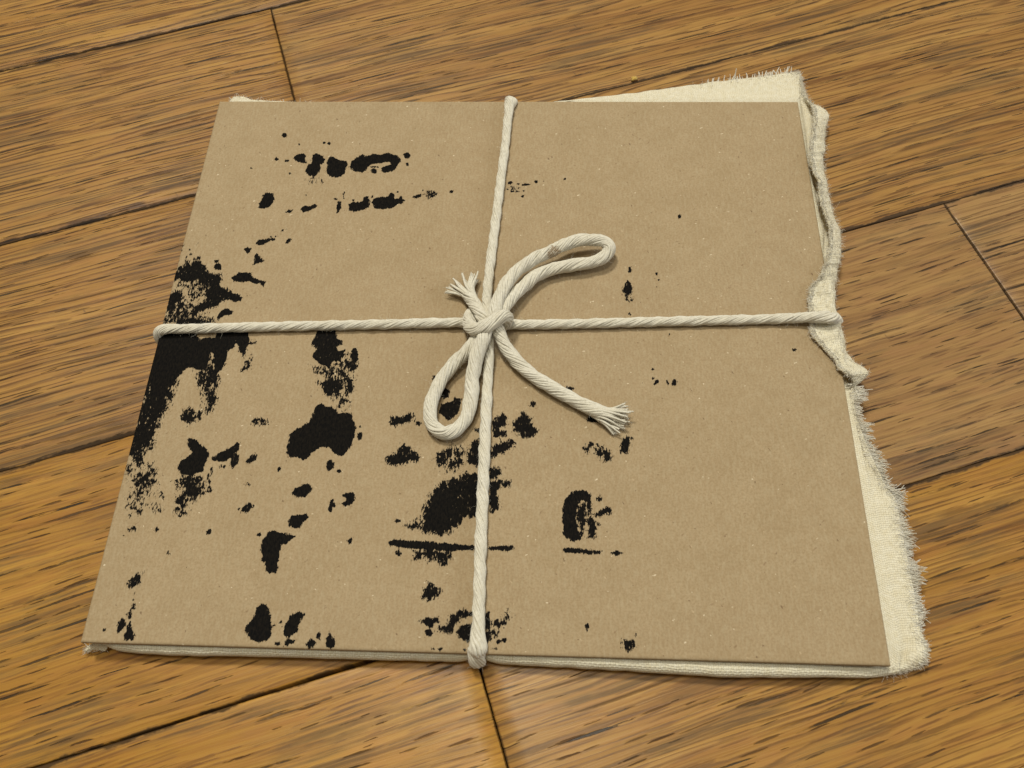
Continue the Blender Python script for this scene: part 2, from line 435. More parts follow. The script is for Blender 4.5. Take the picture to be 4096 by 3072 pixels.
# seam half-gap per row boundary index, m ; rows between boundary k and k+1
HALF = {-3: .0001, -2: .0001, -1: .00010, 0: .00003, 1: .00006, 2: .00009, 3: .00020, 4: .0002, 5: .0002, 6: .0002}
SEAM = {}
def seam_wobble(k, t):
    if k not in SEAM:
        SEAM[k] = (brng.uniform(0, 6.28, 4), brng.uniform(.6, 1.2, 4))
    ph, am = SEAM[k]
    return .00022 * am[0] * np.sin(t * 38 + ph[0]) + .00010 * am[1] * np.sin(t * 110 + ph[1])
def seam_half(k, t):
    ph, am = SEAM[k]
    return HALF[k] * (1 + .45 * np.sin(t * 27 + ph[2]) + .30 * np.sin(t * 71 + ph[3]) + .15 * np.sin(t * 190 + ph[1]))
def board(row, t0, t1, tint, grain):
    n = max(6, int((t1 - t0) / .004))
    t = np.concatenate([[t0 + .00012, t0 + .0005], np.linspace(t0 + .004, t1 - .004, n), [t1 - .0005, t1 - .00012]]); n = len(t)
    seam_wobble(row, t); seam_wobble(row + 1, t)
    ya = OFF + row * BW + seam_wobble(row, t) + seam_half(row, t)
    yb = OFF + (row + 1) * BW + seam_wobble(row + 1, t) - seam_half(row + 1, t)
    lift = brng.uniform(-.00012, .00012)
    tm, ym = (t0 + t1) / 2, OFF + (row + .5) * BW
    c = .00035
    ch = brng.uniform(.00007, .00013)
    jit = brng.normal(0, .00005, (2, n))
    rows = [(ya, -.010), (ya, -ch * 1.3), (ya + .00012, -ch * .45), (ya + c + jit[0], 0), (ya + .0045, .00002),
            (yb - .0045, .00002), (yb - c + jit[1], 0), (yb - .00012, -ch * .45), (yb, -ch * 1.3), (yb, -.010)]
    V = np.zeros((n, len(rows), 3))
    for j, (y, z) in enumerate(rows):
        V[:, j, 0] = t - tm; V[:, j, 1] = -(y - ym); V[:, j, 2] = z
    V[0, 3:7, 2] -= .0002; V[-1, 3:7, 2] -= .0002          # eased ends
    V = V.reshape(-1, 3)
    F = grid_faces(n, len(rows))[:, ::-1]
    m = len(rows)
    caps = [[0 * m + j, 0 * m + j + 1, 0 * m + m - 2 - j, 0 * m + m - 1 - j] for j in range(m // 2 - 1)]
    caps += [[(n - 1) * m + j, (n - 1) * m + m - 1 - j, (n - 1) * m + m - 2 - j, (n - 1) * m + j + 1] for j in range(m // 2 - 1)]
    F = np.vstack([F, np.array(caps)])
    o = mesh_np('floorboard', V, F[:, ::-1], OAK, floor, smooth=False)
    w = tv * tm + nv * ym
    o.location = (w[0], w[1], lift)
    o.rotation_euler = (0, 0, PHI)
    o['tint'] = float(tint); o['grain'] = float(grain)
    o['half_length'] = (t1 - t0) * 500.0
    return o
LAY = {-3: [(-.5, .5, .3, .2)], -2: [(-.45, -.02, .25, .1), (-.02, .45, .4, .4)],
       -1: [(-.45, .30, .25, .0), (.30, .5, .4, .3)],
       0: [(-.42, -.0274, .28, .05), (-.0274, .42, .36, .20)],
       1: [(-.42, .012, .25, .20), (.012, .46, .40, .30)],  # joint under the card made up; right board's tint holds the duller light
       2: [(-.42, -.0105, .08, .80), (-.0105, .1064, .62, 1.0), (.1064, .46, .66, .5)],  # first joint likewise added; browner boards beyond it paint in the weaker light
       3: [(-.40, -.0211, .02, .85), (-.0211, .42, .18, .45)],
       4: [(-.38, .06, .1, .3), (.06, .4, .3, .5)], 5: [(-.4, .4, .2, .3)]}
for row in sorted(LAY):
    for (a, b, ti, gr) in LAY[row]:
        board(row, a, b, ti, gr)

# ------------------------------------------------------------------ the card and its ink
INK = []          # (points in photograph pixels, coverage, hole)
def crop(x0, y0, s): return lambda p: [(x0 + x / s, y0 + y / s) for x, y in p]
def ell(cx, cy, rx, ry=None, rot=0):
    ry = rx if ry is None else ry
    c, s = math.cos(rot), math.sin(rot)
    return [(cx + rx * math.cos(a) * c - ry * math.sin(a) * s, cy + rx * math.cos(a) * s + ry * math.sin(a) * c) for a in np.linspace(0, 2 * math.pi, 14, endpoint=False)]
def ink(cr, items):
    for it in items:
        pts, cov = (it if isinstance(it, tuple) and isinstance(it[0], list) else (it, 1.0))[:2]
        INK.append((cr(pts), cov))
C3 = crop(900, 450, 1.58)
ink(C3, [ell(375, 143, 17), ell(466, 201, 6), ell(627, 190, 11, 7), ell(657, 195, 9, 8),
    [(310, 295), (325, 280), (350, 305), (335, 303)], ell(388, 306, 15, 8),
    [(435, 290), (455, 265), (500, 258), (511, 275), (508, 312), (520, 320), (480, 318), (450, 308)],
    [(548, 290), (555, 265), (580, 258), (615, 275), (637, 300), (625, 318), (600, 330), (608, 350), (590, 385), (565, 405), (530, 400), (505, 370), (515, 350), (525, 325), (548, 320)],
    (ell(565, 428, 65, 25), .26),
    [(640, 310), (665, 272), (700, 290), (730, 303), (770, 303), (778, 325), (765, 345), (760, 380), (735, 402), (700, 410), (660, 400), (642, 370), (648, 335)],
    [(785, 345), (795, 310), (830, 285), (870, 265), (900, 275), (930, 258), (985, 268), (1035, 253), (1060, 267), (1090, 268), (1112, 295), (1105, 318), (1085, 330), (1088, 355), (1060, 370), (1000, 382), (985, 370), (985, 350), (1020, 335), (1050, 325), (1040, 312), (990, 320), (930, 325), (900, 345), (890, 368), (860, 376), (815, 370)],
    ell(945, 343, 28, 6), ell(940, 367, 17), ell(1150, 272, 20, 19), ell(1152, 328, 12, 11), ell(165, 351, 7), ell(408, 384, 6),
    [(240, 525), (265, 507), (300, 512), (312, 540), (300, 570), (275, 600), (240, 608), (215, 598), (218, 570), (232, 550)],
    [(380, 628), (400, 615), (427, 617), (415, 632), (390, 633)],
    [(482, 605), (500, 585), (530, 592), (550, 590), (565, 575), (580, 585), (572, 602), (545, 610), (520, 625), (492, 632)],
    (ell(518, 515, 4, 16, .3), .6), (ell(750, 520, 4, 20, .2), .7), ell(694, 545, 11, 7), ell(748, 540, 6, 6),
    [(712, 560), (733, 557), (735, 580), (720, 630), (703, 637), (700, 610)],
    [(782, 580), (800, 570), (840, 565), (870, 562), (880, 530), (905, 528), (915, 580), (905, 600), (870, 615), (820, 630), (785, 615)],
    ell(812, 552, 7), ell(932, 530, 8), ell(1089, 499, 8),
    [(928, 570), (945, 540), (985, 532), (1030, 530), (1045, 510), (1065, 515), (1072, 545), (1100, 540), (1110, 522), (1125, 545), (1140, 555), (1120, 575), (1090, 580), (1050, 605), (1000, 610), (945, 605)],
    [(1178, 533), (1205, 522), (1235, 515), (1240, 530), (1215, 543), (1185, 540)],
    (ell(1302, 515, 42, 27), .58), ell(1255, 490, 6), ell(1430, 500, 10, 10),
    ell(1803, 445, 14, 9), ell(1850, 453, 12, 6), ell(1903, 457, 30, 6, -.08), ell(1967, 440, 13, 8), ell(2015, 436, 5), (ell(1825, 480, 45, 18), .42),
    ell(1832, 501, 34, 4), ell(1885, 498, 8), (ell(1882, 530, 12, 8), .75), ell(2148, 420, 5),
    [(193, 825), (210, 805), (250, 800), (290, 790), (318, 795), (315, 808), (280, 815), (245, 833), (210, 840)],
    ell(365, 745, 8), ell(393, 736, 6), ell(322, 782, 7), ell(290, 782, 5),
    [(380, 825), (405, 790), (425, 795), (415, 812), (395, 828)],
    [(118, 865), (140, 848), (163, 862), (155, 882), (138, 888)],
    [(175, 962), (195, 890), (225, 905), (235, 930), (255, 942), (215, 945), (190, 960)],
    [(37, 1042), (70, 1030), (90, 1005), (120, 1012), (165, 1012), (170, 1045), (200, 1050), (225, 1060), (258, 1068), (240, 1100), (225, 1080), (190, 1085), (155, 1065), (110, 1072), (60, 1068)]])
C1 = crop(300, 900, 1.8433)
ink(C1, [ell(790, 150, 14, 12), ell(780, 187, 10), ell(770, 207, 6), ell(762, 260, 8), ell(845, 183, 7), ell(857, 213, 10, 8), (ell(915, 130, 18, 20), .35), ell(910, 238, 15, 14), ell(822, 237, 7), ell(880, 250, 9),
    ([(735, 320), (760, 300), (800, 305), (815, 262), (835, 265), (850, 290), (900, 250), (925, 285), (960, 300), (975, 350), (1075, 358), (1090, 385), (1070, 420), (1080, 460), (1120, 465), (1160, 490), (1130, 550), (1090, 560), (1060, 590), (980, 620), (900, 620), (960, 560), (960, 500), (975, 470), (930, 430), (880, 415), (800, 430), (760, 400), (740, 420), (722, 380)], .93),
    ([(735, 420), (880, 415), (965, 440), (960, 520), (900, 560), (830, 600), (800, 560), (810, 480), (720, 450)], .48),
    ([(680, 540), (700, 500), (740, 485), (790, 475), (805, 520), (790, 560), (750, 580), (740, 640), (715, 680), (690, 700), (680, 660), (665, 620)], .94),
    ([(640, 700), (660, 610), (700, 580), (850, 560), (960, 600), (960, 660), (1030, 690), (1040, 715), (1020, 730), (640, 735)], .58),
    ([(740, 700), (800, 690), (900, 680), (960, 690), (1000, 720), (980, 735), (740, 740)], .9),
    ([(960, 560), (1090, 540), (1060, 590), (960, 625), (900, 640), (900, 600)], .95),
    ([(1130, 540), (1150, 500), (1200, 505), (1235, 535), (1220, 560), (1170, 570)], .96), (ell(1265, 525, 22, 20), .33),
    [(1042, 692), (1060, 655), (1090, 622), (1115, 615), (1168, 640), (1160, 660), (1110, 665), (1070, 690)],
    ell(1040, 268, 14, 12), ell(1053, 308, 26, 25),
    ([(610, 770), (700, 770), (905, 770), (912, 850), (960, 830), (1030, 830), (1050, 770), (1270, 770), (1285, 830), (1290, 880), (1270, 890), (1245, 950), (1220, 930), (1200, 900), (1185, 850), (1175, 900), (1130, 930), (1120, 990), (1080, 1060), (1040, 1110), (1035, 1160), (1015, 1170), (1005, 1130), (1030, 1060), (1020, 1000), (1030, 960), (1000, 920), (1000, 980), (960, 1060), (900, 1070), (840, 1045), (800, 1080), (740, 1140), (720, 1190), (620, 1180), (495, 1170), (530, 1050), (565, 900), (590, 830)], .985),
    ([(880, 1070), (1000, 1000), (1120, 980), (1060, 1110), (1050, 1240), (1050, 1320), (1000, 1390), (940, 1390), (960, 1300), (940, 1230), (890, 1170)], .60),
    ([(1220, 1085), (1235, 1040), (1255, 990), (1300, 1000), (1290, 1060)], .9), (ell(1300, 860, 35, 30), .45), ([(1190, 900), (1250, 880), (1300, 1000), (1240, 970)], .42),
    (ell(1015, 1300, 34, 40), .88), (ell(905, 1140, 24, 20), .8), (ell(840, 1410, 55, 65), .74), (ell(915, 1410, 17, 40), .7),
    ([(495, 1130), (740, 1140), (730, 1260), (690, 1330), (650, 1420), (600, 1480), (590, 1560), (560, 1659), (370, 1659), (420, 1500), (460, 1330)], .72),
    ([(530, 1130), (690, 1140), (690, 1230), (650, 1330), (600, 1450), (540, 1530), (490, 1659), (395, 1659), (480, 1500), (530, 1420), (545, 1300)], .94),
    (ell(1365, 1455, 70, 35), .50),
    ([(1745, 870), (1790, 780), (1920, 780), (1930, 840), (1980, 850), (1970, 880), (1930, 900), (1940, 930), (1990, 920), (1985, 960), (1950, 1010), (1910, 1000), (1870, 1050), (1800, 1020), (1750, 970), (1775, 920)], .95),
    ([(1740, 1040), (1880, 1030), (2000, 960), (2090, 1000), (2060, 1100), (2050, 1200), (2010, 1260), (2000, 1340), (1890, 1270), (1820, 1210), (1790, 1100)], .52),
    (ell(2060, 960, 30, 55), .95), (ell(1895, 1190, 80, 65), .93), (ell(2030, 1190, 28, 60), .86), (ell(2040, 1050, 40, 30), .88),
    ([(1860, 1240), (2010, 1240), (2010, 1380), (1940, 1390), (1930, 1330)], .42), ell(2105, 1490, 8), (ell(2100, 1560, 17, 35), .93)])
INK.append(([(1260, 1632), (1284, 1611), (1304, 1627), (1347, 1638), (1352, 1654), (1390, 1649), (1407, 1660), (1412, 1681), (1423, 1703), (1418, 1746), (1395, 1800), (1370, 1825), (1340, 1818), (1320, 1790), (1290, 1787), (1255, 1805), (1235, 1830), (1215, 1842), (1200, 1830), (1165, 1830), (1150, 1810), (1147, 1785), (1160, 1740), (1168, 1730), (1235, 1690), (1250, 1660)], .985))
C2 = crop(300, 1700, 1.6592)
ink(C2, [([(385, 0), (530, 0), (500, 90), (470, 130), (445, 200), (430, 290), (390, 250), (370, 210), (340, 170)], .90),
    ([(500, 0), (545, 10), (535, 80), (500, 150), (450, 230), (440, 200), (480, 90)], .45),
    ([(340, 200), (420, 280), (480, 240), (555, 240), (550, 330), (530, 440), (480, 530), (430, 620), (370, 600), (350, 480), (380, 400), (330, 300)], .40),
    ([(370, 410), (430, 340), (500, 280), (540, 290), (520, 340), (450, 400), (420, 440)], .66),
    (ell(570, 470, 25, 35), .38), (ell(555, 555, 30, 35), .60), (ell(540, 695, 22, 22), .38), (ell(380, 690, 35, 22), .38), ell(320, 733, 6), ell(370, 545, 8, 7), ell(700, 605, 10, 5),
    [(750, 85), (800, 95), (830, 130), (880, 160), (895, 190), (865, 250), (850, 310), (820, 320), (760, 340), (700, 325), (680, 290), (700, 240), (760, 205), (778, 180), (755, 150)],
    ([(660, 370), (700, 320), (830, 310), (860, 370), (870, 430), (810, 490), (750, 520), (750, 590), (690, 605), (670, 590), (680, 520), (660, 510), (690, 470), (690, 400)], .62),
    (ell(775, 435, 60, 50), .94), (ell(690, 505, 30, 27), .97), (ell(905, 300, 10, 22), .75), (ell(885, 360, 14, 40), .55), (ell(893, 425, 16, 22), .65),
    ([(903, 215), (960, 185), (1010, 165), (1075, 110), (1100, 120), (1085, 165), (1060, 185), (1090, 205), (1080, 260), (1045, 295), (1030, 270), (1035, 220), (990, 245), (920, 240)], .96), (ell(980, 275, 25, 14), .5),
    ([(1140, 240), (1165, 215), (1200, 190), (1215, 200), (1205, 235), (1160, 260)], .92), (ell(1355, 293, 9, 24, .4), .9), (ell(1325, 268, 10), .3),
    ell(1690, 265, 27, 32), ell(1753, 308, 16, 12), (ell(1890, 75, 16, 30), .92),
    ([(1443, 445), (1465, 415), (1500, 410), (1510, 392), (1550, 395), (1575, 410), (1570, 440), (1530, 475), (1470, 480), (1445, 465)], .97), (ell(1153, 395, 14, 12), .38),
    ([(1085, 560), (1120, 545), (1145, 515), (1180, 515), (1185, 535), (1160, 575), (1130, 585)], .92),
    [(1680, 575), (1690, 515), (1710, 495), (1725, 520), (1740, 537), (1710, 550), (1695, 580)],
    [(1765, 470), (1800, 450), (1830, 445), (1855, 455), (1862, 495), (1830, 530), (1790, 540), (1765, 520), (1800, 500), (1795, 480)],
    [(1415, 640), (1435, 600), (1470, 600), (1530, 590), (1555, 610), (1520, 640), (1500, 680), (1450, 688), (1420, 670)],
    [(1230, 830), (1235, 780), (1260, 750), (1280, 705), (1330, 705), (1400, 720), (1468, 740), (1430, 765), (1400, 790), (1370, 795), (1355, 860), (1350, 950), (1330, 985), (1290, 985), (1270, 965), (1262, 915), (1240, 900), (1245, 860)],
    ell(1225, 730, 13, 9), (ell(888, 712, 18, 14), .92), ell(1828, 768, 17, 17), (ell(620, 850, 10, 14), .5), (ell(745, 945, 6, 9), .6),
    ([(350, 1085), (360, 1030), (400, 990), (440, 980), (455, 975), (440, 1030), (420, 1060), (380, 1085)], .72), (ell(395, 1120, 12, 15), .45), ell(390, 1160, 8, 8),
    ([(365, 1220), (380, 1185), (405, 1180), (400, 1220), (360, 1240)], .52), ([(345, 1240), (385, 1230), (375, 1270), (360, 1300), (350, 1280)], .8),
    [(275, 1370), (285, 1310), (315, 1280), (340, 1310), (330, 1340), (290, 1382)],
    [(345, 1330), (360, 1300), (372, 1300), (380, 1350), (395, 1400), (385, 1425), (325, 1428), (320, 1390), (340, 1370)], ell(190, 1362, 9, 10),
    [(1130, 1360), (1150, 1320), (1180, 1290), (1205, 1215), (1245, 1185), (1275, 1200), (1300, 1260), (1305, 1340), (1300, 1400), (1270, 1430), (1230, 1443), (1190, 1435), (1150, 1410)],
    ell(1318, 1328, 8), ell(1362, 1310, 9), ell(1372, 1342, 7),
    [(1380, 1370), (1395, 1320), (1430, 1265), (1490, 1240), (1525, 1260), (1490, 1310), (1475, 1370), (1440, 1400), (1420, 1415), (1390, 1400)],
    [(1385, 1440), (1410, 1412), (1430, 1430), (1460, 1430), (1455, 1450), (1425, 1455), (1410, 1472), (1385, 1465)], ell(1345, 1452, 20, 11),
    [(1532, 1450), (1565, 1418), (1600, 1440), (1590, 1470), (1550, 1477)], [(1600, 1400), (1615, 1377), (1632, 1390), (1625, 1415), (1640, 1435), (1615, 1430)],
    [(1657, 1420), (1680, 1395), (1690, 1365), (1700, 1395), (1725, 1420), (1728, 1465), (1700, 1485), (1675, 1475)]])
C4 = crop(1400, 1500, 1.3829)
ink(C4, [([(225, 270), (235, 230), (265, 225), (300, 225), (330, 210), (350, 225), (345, 250), (300, 270), (250, 285)], .94), (ell(380, 270, 15, 15), .93),
    ([(200, 480), (220, 440), (265, 425), (275, 390), (300, 378), (330, 400), (370, 420), (400, 460), (370, 490), (330, 470), (300, 490), (240, 503), (205, 495)], .74), (ell(250, 465, 45, 30), .96), (ell(285, 415, 20, 25), .9),
    ([(490, 210), (505, 160), (560, 150), (580, 125), (620, 130), (600, 200), (570, 240), (540, 250), (510, 220)], .95), (ell(525, 100, 25, 30), .78), (ell(463, 20, 12, 20), .65),
    ([(690, 290), (725, 290), (725, 325), (690, 310)], .85),
    ([(785, 270), (820, 230), (850, 205), (870, 235), (860, 270), (830, 300), (865, 320), (860, 345), (800, 345), (785, 320)], .86),
    ([(895, 260), (935, 235), (960, 195), (995, 225), (1000, 265), (1050, 300), (1010, 340), (950, 350), (920, 320), (900, 310)], .90), (ell(1008, 160, 20, 16), .92),
    ([(640, 480), (650, 420), (680, 370), (720, 350), (730, 500), (680, 500)], .92),
    ([(460, 470), (520, 420), (570, 380), (640, 380), (650, 480), (600, 520), (530, 535), (490, 510)], .52), (ell(510, 465, 40, 40), .80),
    ([(775, 420), (800, 385), (860, 370), (900, 355), (915, 380), (900, 410), (850, 430), (800, 450), (775, 460)], .94),
    ([(400, 840), (395, 780), (410, 720), (450, 650), (480, 610), (530, 580), (600, 570), (650, 540), (700, 540), (725, 560), (705, 790), (640, 790), (600, 830), (570, 850), (550, 880), (510, 890), (450, 880), (370, 850), (330, 850), (290, 830), (340, 820), (370, 800)], .88),
    ([(410, 850), (420, 760), (460, 690), (520, 640), (570, 640), (575, 700), (560, 840), (500, 880)], .985), ([(620, 690), (700, 650), (700, 780), (640, 780), (600, 740)], .95), ([(580, 600), (660, 560), (720, 550), (715, 600), (640, 590), (600, 620)], .93),
    (ell(263, 808, 17, 11), .93),
    ([(770, 520), (820, 510), (835, 545), (800, 580), (880, 590), (885, 615), (830, 620), (820, 660), (830, 740), (780, 770), (765, 700)], .92),
    [(208, 925), (240, 912), (330, 918), (450, 920), (560, 935), (700, 945), (700, 965), (600, 970), (560, 980), (480, 970), (400, 965), (300, 955), (230, 942)],
    ([(350, 965), (560, 970), (550, 1030), (510, 1060), (470, 1010), (430, 1040), (410, 1000), (375, 1035), (350, 1025)], .84), (ell(500, 1000, 40, 30), .92), (ell(270, 985, 20, 18), .75),
    [(765, 955), (830, 945), (900, 945), (910, 958), (880, 975), (830, 970), (765, 968)],
    ([(395, 1225), (405, 1190), (430, 1150), (460, 1150), (495, 1185), (495, 1215), (435, 1248), (400, 1240)], .90), (ell(430, 1215, 30, 22), .98),
    ([(1180, 880), (1175, 760), (1180, 700), (1210, 660), (1250, 635), (1310, 640), (1335, 660), (1330, 720), (1290, 690), (1260, 720), (1250, 780), (1260, 850), (1285, 880), (1280, 905), (1230, 920), (1190, 905)], .96),
    ([(1250, 720), (1310, 700), (1310, 780), (1290, 900), (1275, 880), (1255, 800)], .66), ([(1310, 770), (1345, 785), (1360, 810), (1355, 900), (1310, 905), (1320, 850)], .94), ([(1310, 690), (1335, 690), (1340, 780), (1310, 780)], .72),
    ([(1340, 770), (1380, 750), (1420, 735), (1455, 745), (1450, 775), (1410, 765), (1360, 790)], .93), (ell(1380, 685, 22, 20), .58), (ell(1375, 825, 14, 12), .55),
    [(1173, 968), (1190, 955), (1280, 960), (1390, 975), (1380, 988), (1330, 992), (1250, 985), (1190, 980)], [(1440, 982), (1480, 972), (1522, 983), (1480, 998)],
    ([(1285, 415), (1300, 385), (1330, 375), (1340, 410), (1310, 440)], .52), ell(1333, 383, 13), ([(1350, 430), (1370, 390), (1400, 390), (1440, 430), (1445, 460), (1415, 483), (1400, 465), (1370, 450)], .88),
    ([(1487, 420), (1510, 350), (1530, 333), (1553, 350), (1545, 400), (1530, 435), (1500, 438)], .93), (ell(1345, 245, 35, 18), .97), (ell(1215, 75, 25, 14), .72),
    ([(1675, 55), (1690, 25), (1705, 30), (1695, 50)], .97), ell(1757, 40, 6, 14, -.4), ell(1795, 40, 15, 18), ell(1675, 1064 / 1.3829 - 750, 6),
    ([(380, 1360), (420, 1340), (480, 1335), (500, 1370), (440, 1390), (400, 1380)], .88), (ell(435, 1425, 22, 20), .84),
    ([(480, 1420), (490, 1385), (550, 1380), (560, 1330), (600, 1310), (640, 1300), (690, 1310), (690, 1345), (620, 1345), (575, 1380), (560, 1420)], .90), ([(590, 1420), (610, 1385), (680, 1370), (680, 1450), (650, 1485), (600, 1450)], .95),
    ([(745, 1320), (765, 1310), (780, 1370), (775, 1420), (780, 1470), (745, 1490)], .93), ([(790, 1370), (830, 1360), (870, 1305), (900, 1340), (870, 1370), (820, 1400), (790, 1390)], .72), (ell(810, 1370, 14, 18), .95), (ell(850, 1370, 22, 14), .85),
    ell(820, 1475, 12, 12), ell(850, 1470, 14, 10), (ell(803, 1515, 16, 10), .85), ell(463, 1512, 8, 6), ell(500, 1515, 10, 8), ell(635, 1520, 12, 6), (ell(800, 1430, 25, 30), .4),
    (ell(1310, 1398, 13, 22), .88), (ell(1545, 1490, 50, 35), .48), (ell(1540, 1485, 25, 20), .92), (ell(1580, 1440, 14, 12), .5), (ell(1570, 1390, 6, 5), .8)])
C5 = crop(1600, 850, 1.7464)
ink(C5, [([(1560, 540), (1570, 490), (1595, 470), (1620, 490), (1625, 550), (1600, 590), (1575, 590)], .92), (ell(1605, 610, 30, 20), .52), (ell(1605, 400, 10, 22), .85), (ell(1792, 427, 9, 11), .92), ell(1808, 470, 10, 5),
    (ell(1793, 518, 6, 12), .45), (ell(1603, 710, 12, 12), .65), (ell(1885, 850, 9, 15), .55), ell(1768, 1097, 15, 8), ell(1830, 1105, 7, 6), ell(1700, 1185 + 0, 3, 3)])
INK.append((ell(3175, 1400, 7), 1.0)); INK.append((ell(2718, 866, 8), .62)); INK.append((ell(895, 595, 14, 12), .22))

def build_card():
    e = np.array([0, .12, .35]) * MM
    NXG, NYG = 560, 520
    xs = np.concatenate([-CW / 2 + e, np.linspace(-CW / 2 + .0006, CW / 2 - .0006, NXG), CW / 2 - e[::-1]])
    ys = np.concatenate([-CD / 2 + e, np.linspace(-CD / 2 + .0006, CD / 2 - .0006, NYG), CD / 2 - e[::-1]])
    X, Y = np.meshgrid(xs, ys)
    dens = np.zeros_like(X)
    for pts, cov in INK:
        P = px(pts, HC)[:, :2]
        cov = cov + .08 if cov < .8 else min(1.0, cov + .012)
        edge = .00022 if cov >= .96 else (.00065 if cov > .8 else .0010)
        span = np.ptp(P, axis=0).min() * .5
        edge = min(edge, max(.00016, span * .45))
        m = .0016
        i0, i1 = np.searchsorted(xs, [P[:, 0].min() - m, P[:, 0].max() + m])
        j0, j1 = np.searchsorted(ys, [P[:, 1].min() - m, P[:, 1].max() + m])
        if i1 <= i0 or j1 <= j0: continue
        gx, gy = X[j0:j1, i0:i1], Y[j0:j1, i0:i1]
        d2 = np.full(gx.shape, 1e9); inside = np.zeros(gx.shape, bool)
        for k in range(len(P)):
            a, b = P[k], P[(k + 1) % len(P)]
            ab = b - a; L = ab @ ab + 1e-18
            t = np.clip(((gx - a[0]) * ab[0] + (gy - a[1]) * ab[1]) / L, 0, 1)
            d2 = np.minimum(d2, (gx - a[0] - t * ab[0]) ** 2 + (gy - a[1] - t * ab[1]) ** 2)
            c = ((a[1] > gy) != (b[1] > gy))
            with np.errstate(divide='ignore', invalid='ignore'):
                xi = a[0] + (gy - a[1]) / (b[1] - a[1]) * ab[0]
            inside ^= c & (gx < xi)
        sd = np.sqrt(d2) * np.where(inside, 1, -1)
        val = cov * np.clip(.5 + sd / (2 * edge), 0, 1)
        dens[j0:j1, i0:i1] = np.maximum(dens[j0:j1, i0:i1], val)
    de = np.minimum(np.minimum(X + CW / 2, CW / 2 - X), np.minimum(Y + CD / 2, CD / 2 - Y))
    Z = HC - .00022 * np.clip(1 - de / .00035, 0, 1) ** 2
    Z = Z + .00006 * np.sin(X * 60 + 1) * np.sin(Y * 45)
    top = np.stack([X, Y, Z], -1).reshape(-1, 3)
    ny, nx = X.shape
    F = [grid_faces(ny, nx)]
    ring = np.concatenate([np.arange(nx), np.arange(1, ny) * nx + nx - 1, (ny - 1) * nx + np.arange(nx - 2, -1, -1), np.arange(ny - 2, 0, -1) * nx])
    base = len(top); n = len(ring)
    low = top[ring].copy(); low[:, 2] = HC - TC
    mid = top[ring].copy(); mid[:, 2] = HC - .0004
    idx = np.arange(n); nxt = (idx + 1) % n
    F.append(np.stack([ring[nxt], ring[idx], base + idx, base + nxt], 1))
    F.append(np.stack([base + nxt, base + idx, base + n + idx, base + n + nxt], 1))
    V = np.vstack([top, mid, low, [[-CW / 2, -CD / 2, HC - TC], [CW / 2, -CD / 2, HC - TC], [CW / 2, CD / 2, HC - TC], [-CW / 2, CD / 2, HC - TC]]])
    b2 = base + 2 * n
    F.append(np.array([[b2 + 3, b2 + 2, b2 + 1, b2]]))
    o = mesh_np('printed_card', V, [np.vstack(F)], CARD)
    at = o.data.attributes.new('ink', 'FLOAT', 'POINT')
    full = np.zeros(len(V), np.float32); full[:len(top)] = dens.ravel()
    full[base:base + n] = full[ring] * .4
    at.data.foreach_set('value', full)
    o['label'] = 'flat brown chipboard card printed with patchy black ink blots'
    o['category'] = 'card'
    return o
card = build_card()

# ------------------------------------------------------------------ the cloth under the card
cloth = empty('cotton_cloth', (0, 0, 0))
cloth['label'] = 'cream cotton cloth with frayed edge poking out from under the card'
cloth['category'] = 'cloth'

def set_uv(o, uv):
    lay = o.data.uv_layers.new(name='UVMap')
    vi = np.zeros(len(o.data.loops), np.int32); o.data.loops.foreach_get('vertex_index', vi)
    lay.data.foreach_set('uv', np.asarray(uv, np.float32)[vi].ravel())

def sheet(name, G, thick, parent, seed=0, rough=.00012):
    """G (rows, cols, 3) surface grid -> cloth of real thickness with wrinkles"""
    r = np.random.default_rng(seed)
    nr, nc = G.shape[:2]
    du = np.gradient(G, axis=0); dv = np.gradient(G, axis=1)
    N = norm(np.cross(dv, du))
    flip = np.where(N[..., 2].mean() < 0, -1, 1); N = N * flip
    Lr = np.concatenate([[0], np.cumsum(np.linalg.norm(np.diff(G[:, nc // 2], axis=0), axis=1))])
    Lc = np.concatenate([np.zeros((nr, 1)), np.cumsum(np.linalg.norm(np.diff(G, axis=1), axis=2), axis=1)], 1)
    w = np.zeros((nr, nc))
    for _ in range(14):
        fr, fc = r.uniform(200, 1500), r.uniform(-900, 900)
        w += np.sin(Lr[:, None] * fr + Lc * fc + r.uniform(0, 6.28)) * r.uniform(.2, 1) / 8
    G = G + N * (w * rough)[..., None]
    A = G + N * thick / 2; B = G - N * thick / 2
    V = np.vstack([A.reshape(-1, 3), B.reshape(-1, 3)])
    n = nr * nc
    F1 = grid_faces(nr, nc); F2 = grid_faces(nr, nc)[:, ::-1] + n
    ring = np.concatenate([np.arange(nc), np.arange(1, nr) * nc + nc - 1, (nr - 1) * nc + np.arange(nc - 2, -1, -1), np.arange(nr - 2, 0, -1) * nc])
    m = len(ring); i = np.arange(m); j = (i + 1) % m
    F3 = np.stack([ring[j], ring[i], ring[i] + n, ring[j] + n], 1)
    o = mesh_np(name, V, [np.vstack([F1, F2, F3])], CLOTH, parent)
    uv = np.stack([Lc.ravel(), np.broadcast_to(Lr[:, None], (nr, nc)).ravel()], 1)
    set_uv(o, np.vstack([uv, uv]))
    return G, N

def c6(x, y): return (2700 + x * .6628, 200 + y * .6628)
def c7(x, y): return (3000 + x * .6029, 1050 + y * .6029)
def c8(x, y): return (3200 + x * .5426, 1900 + y * .5426)
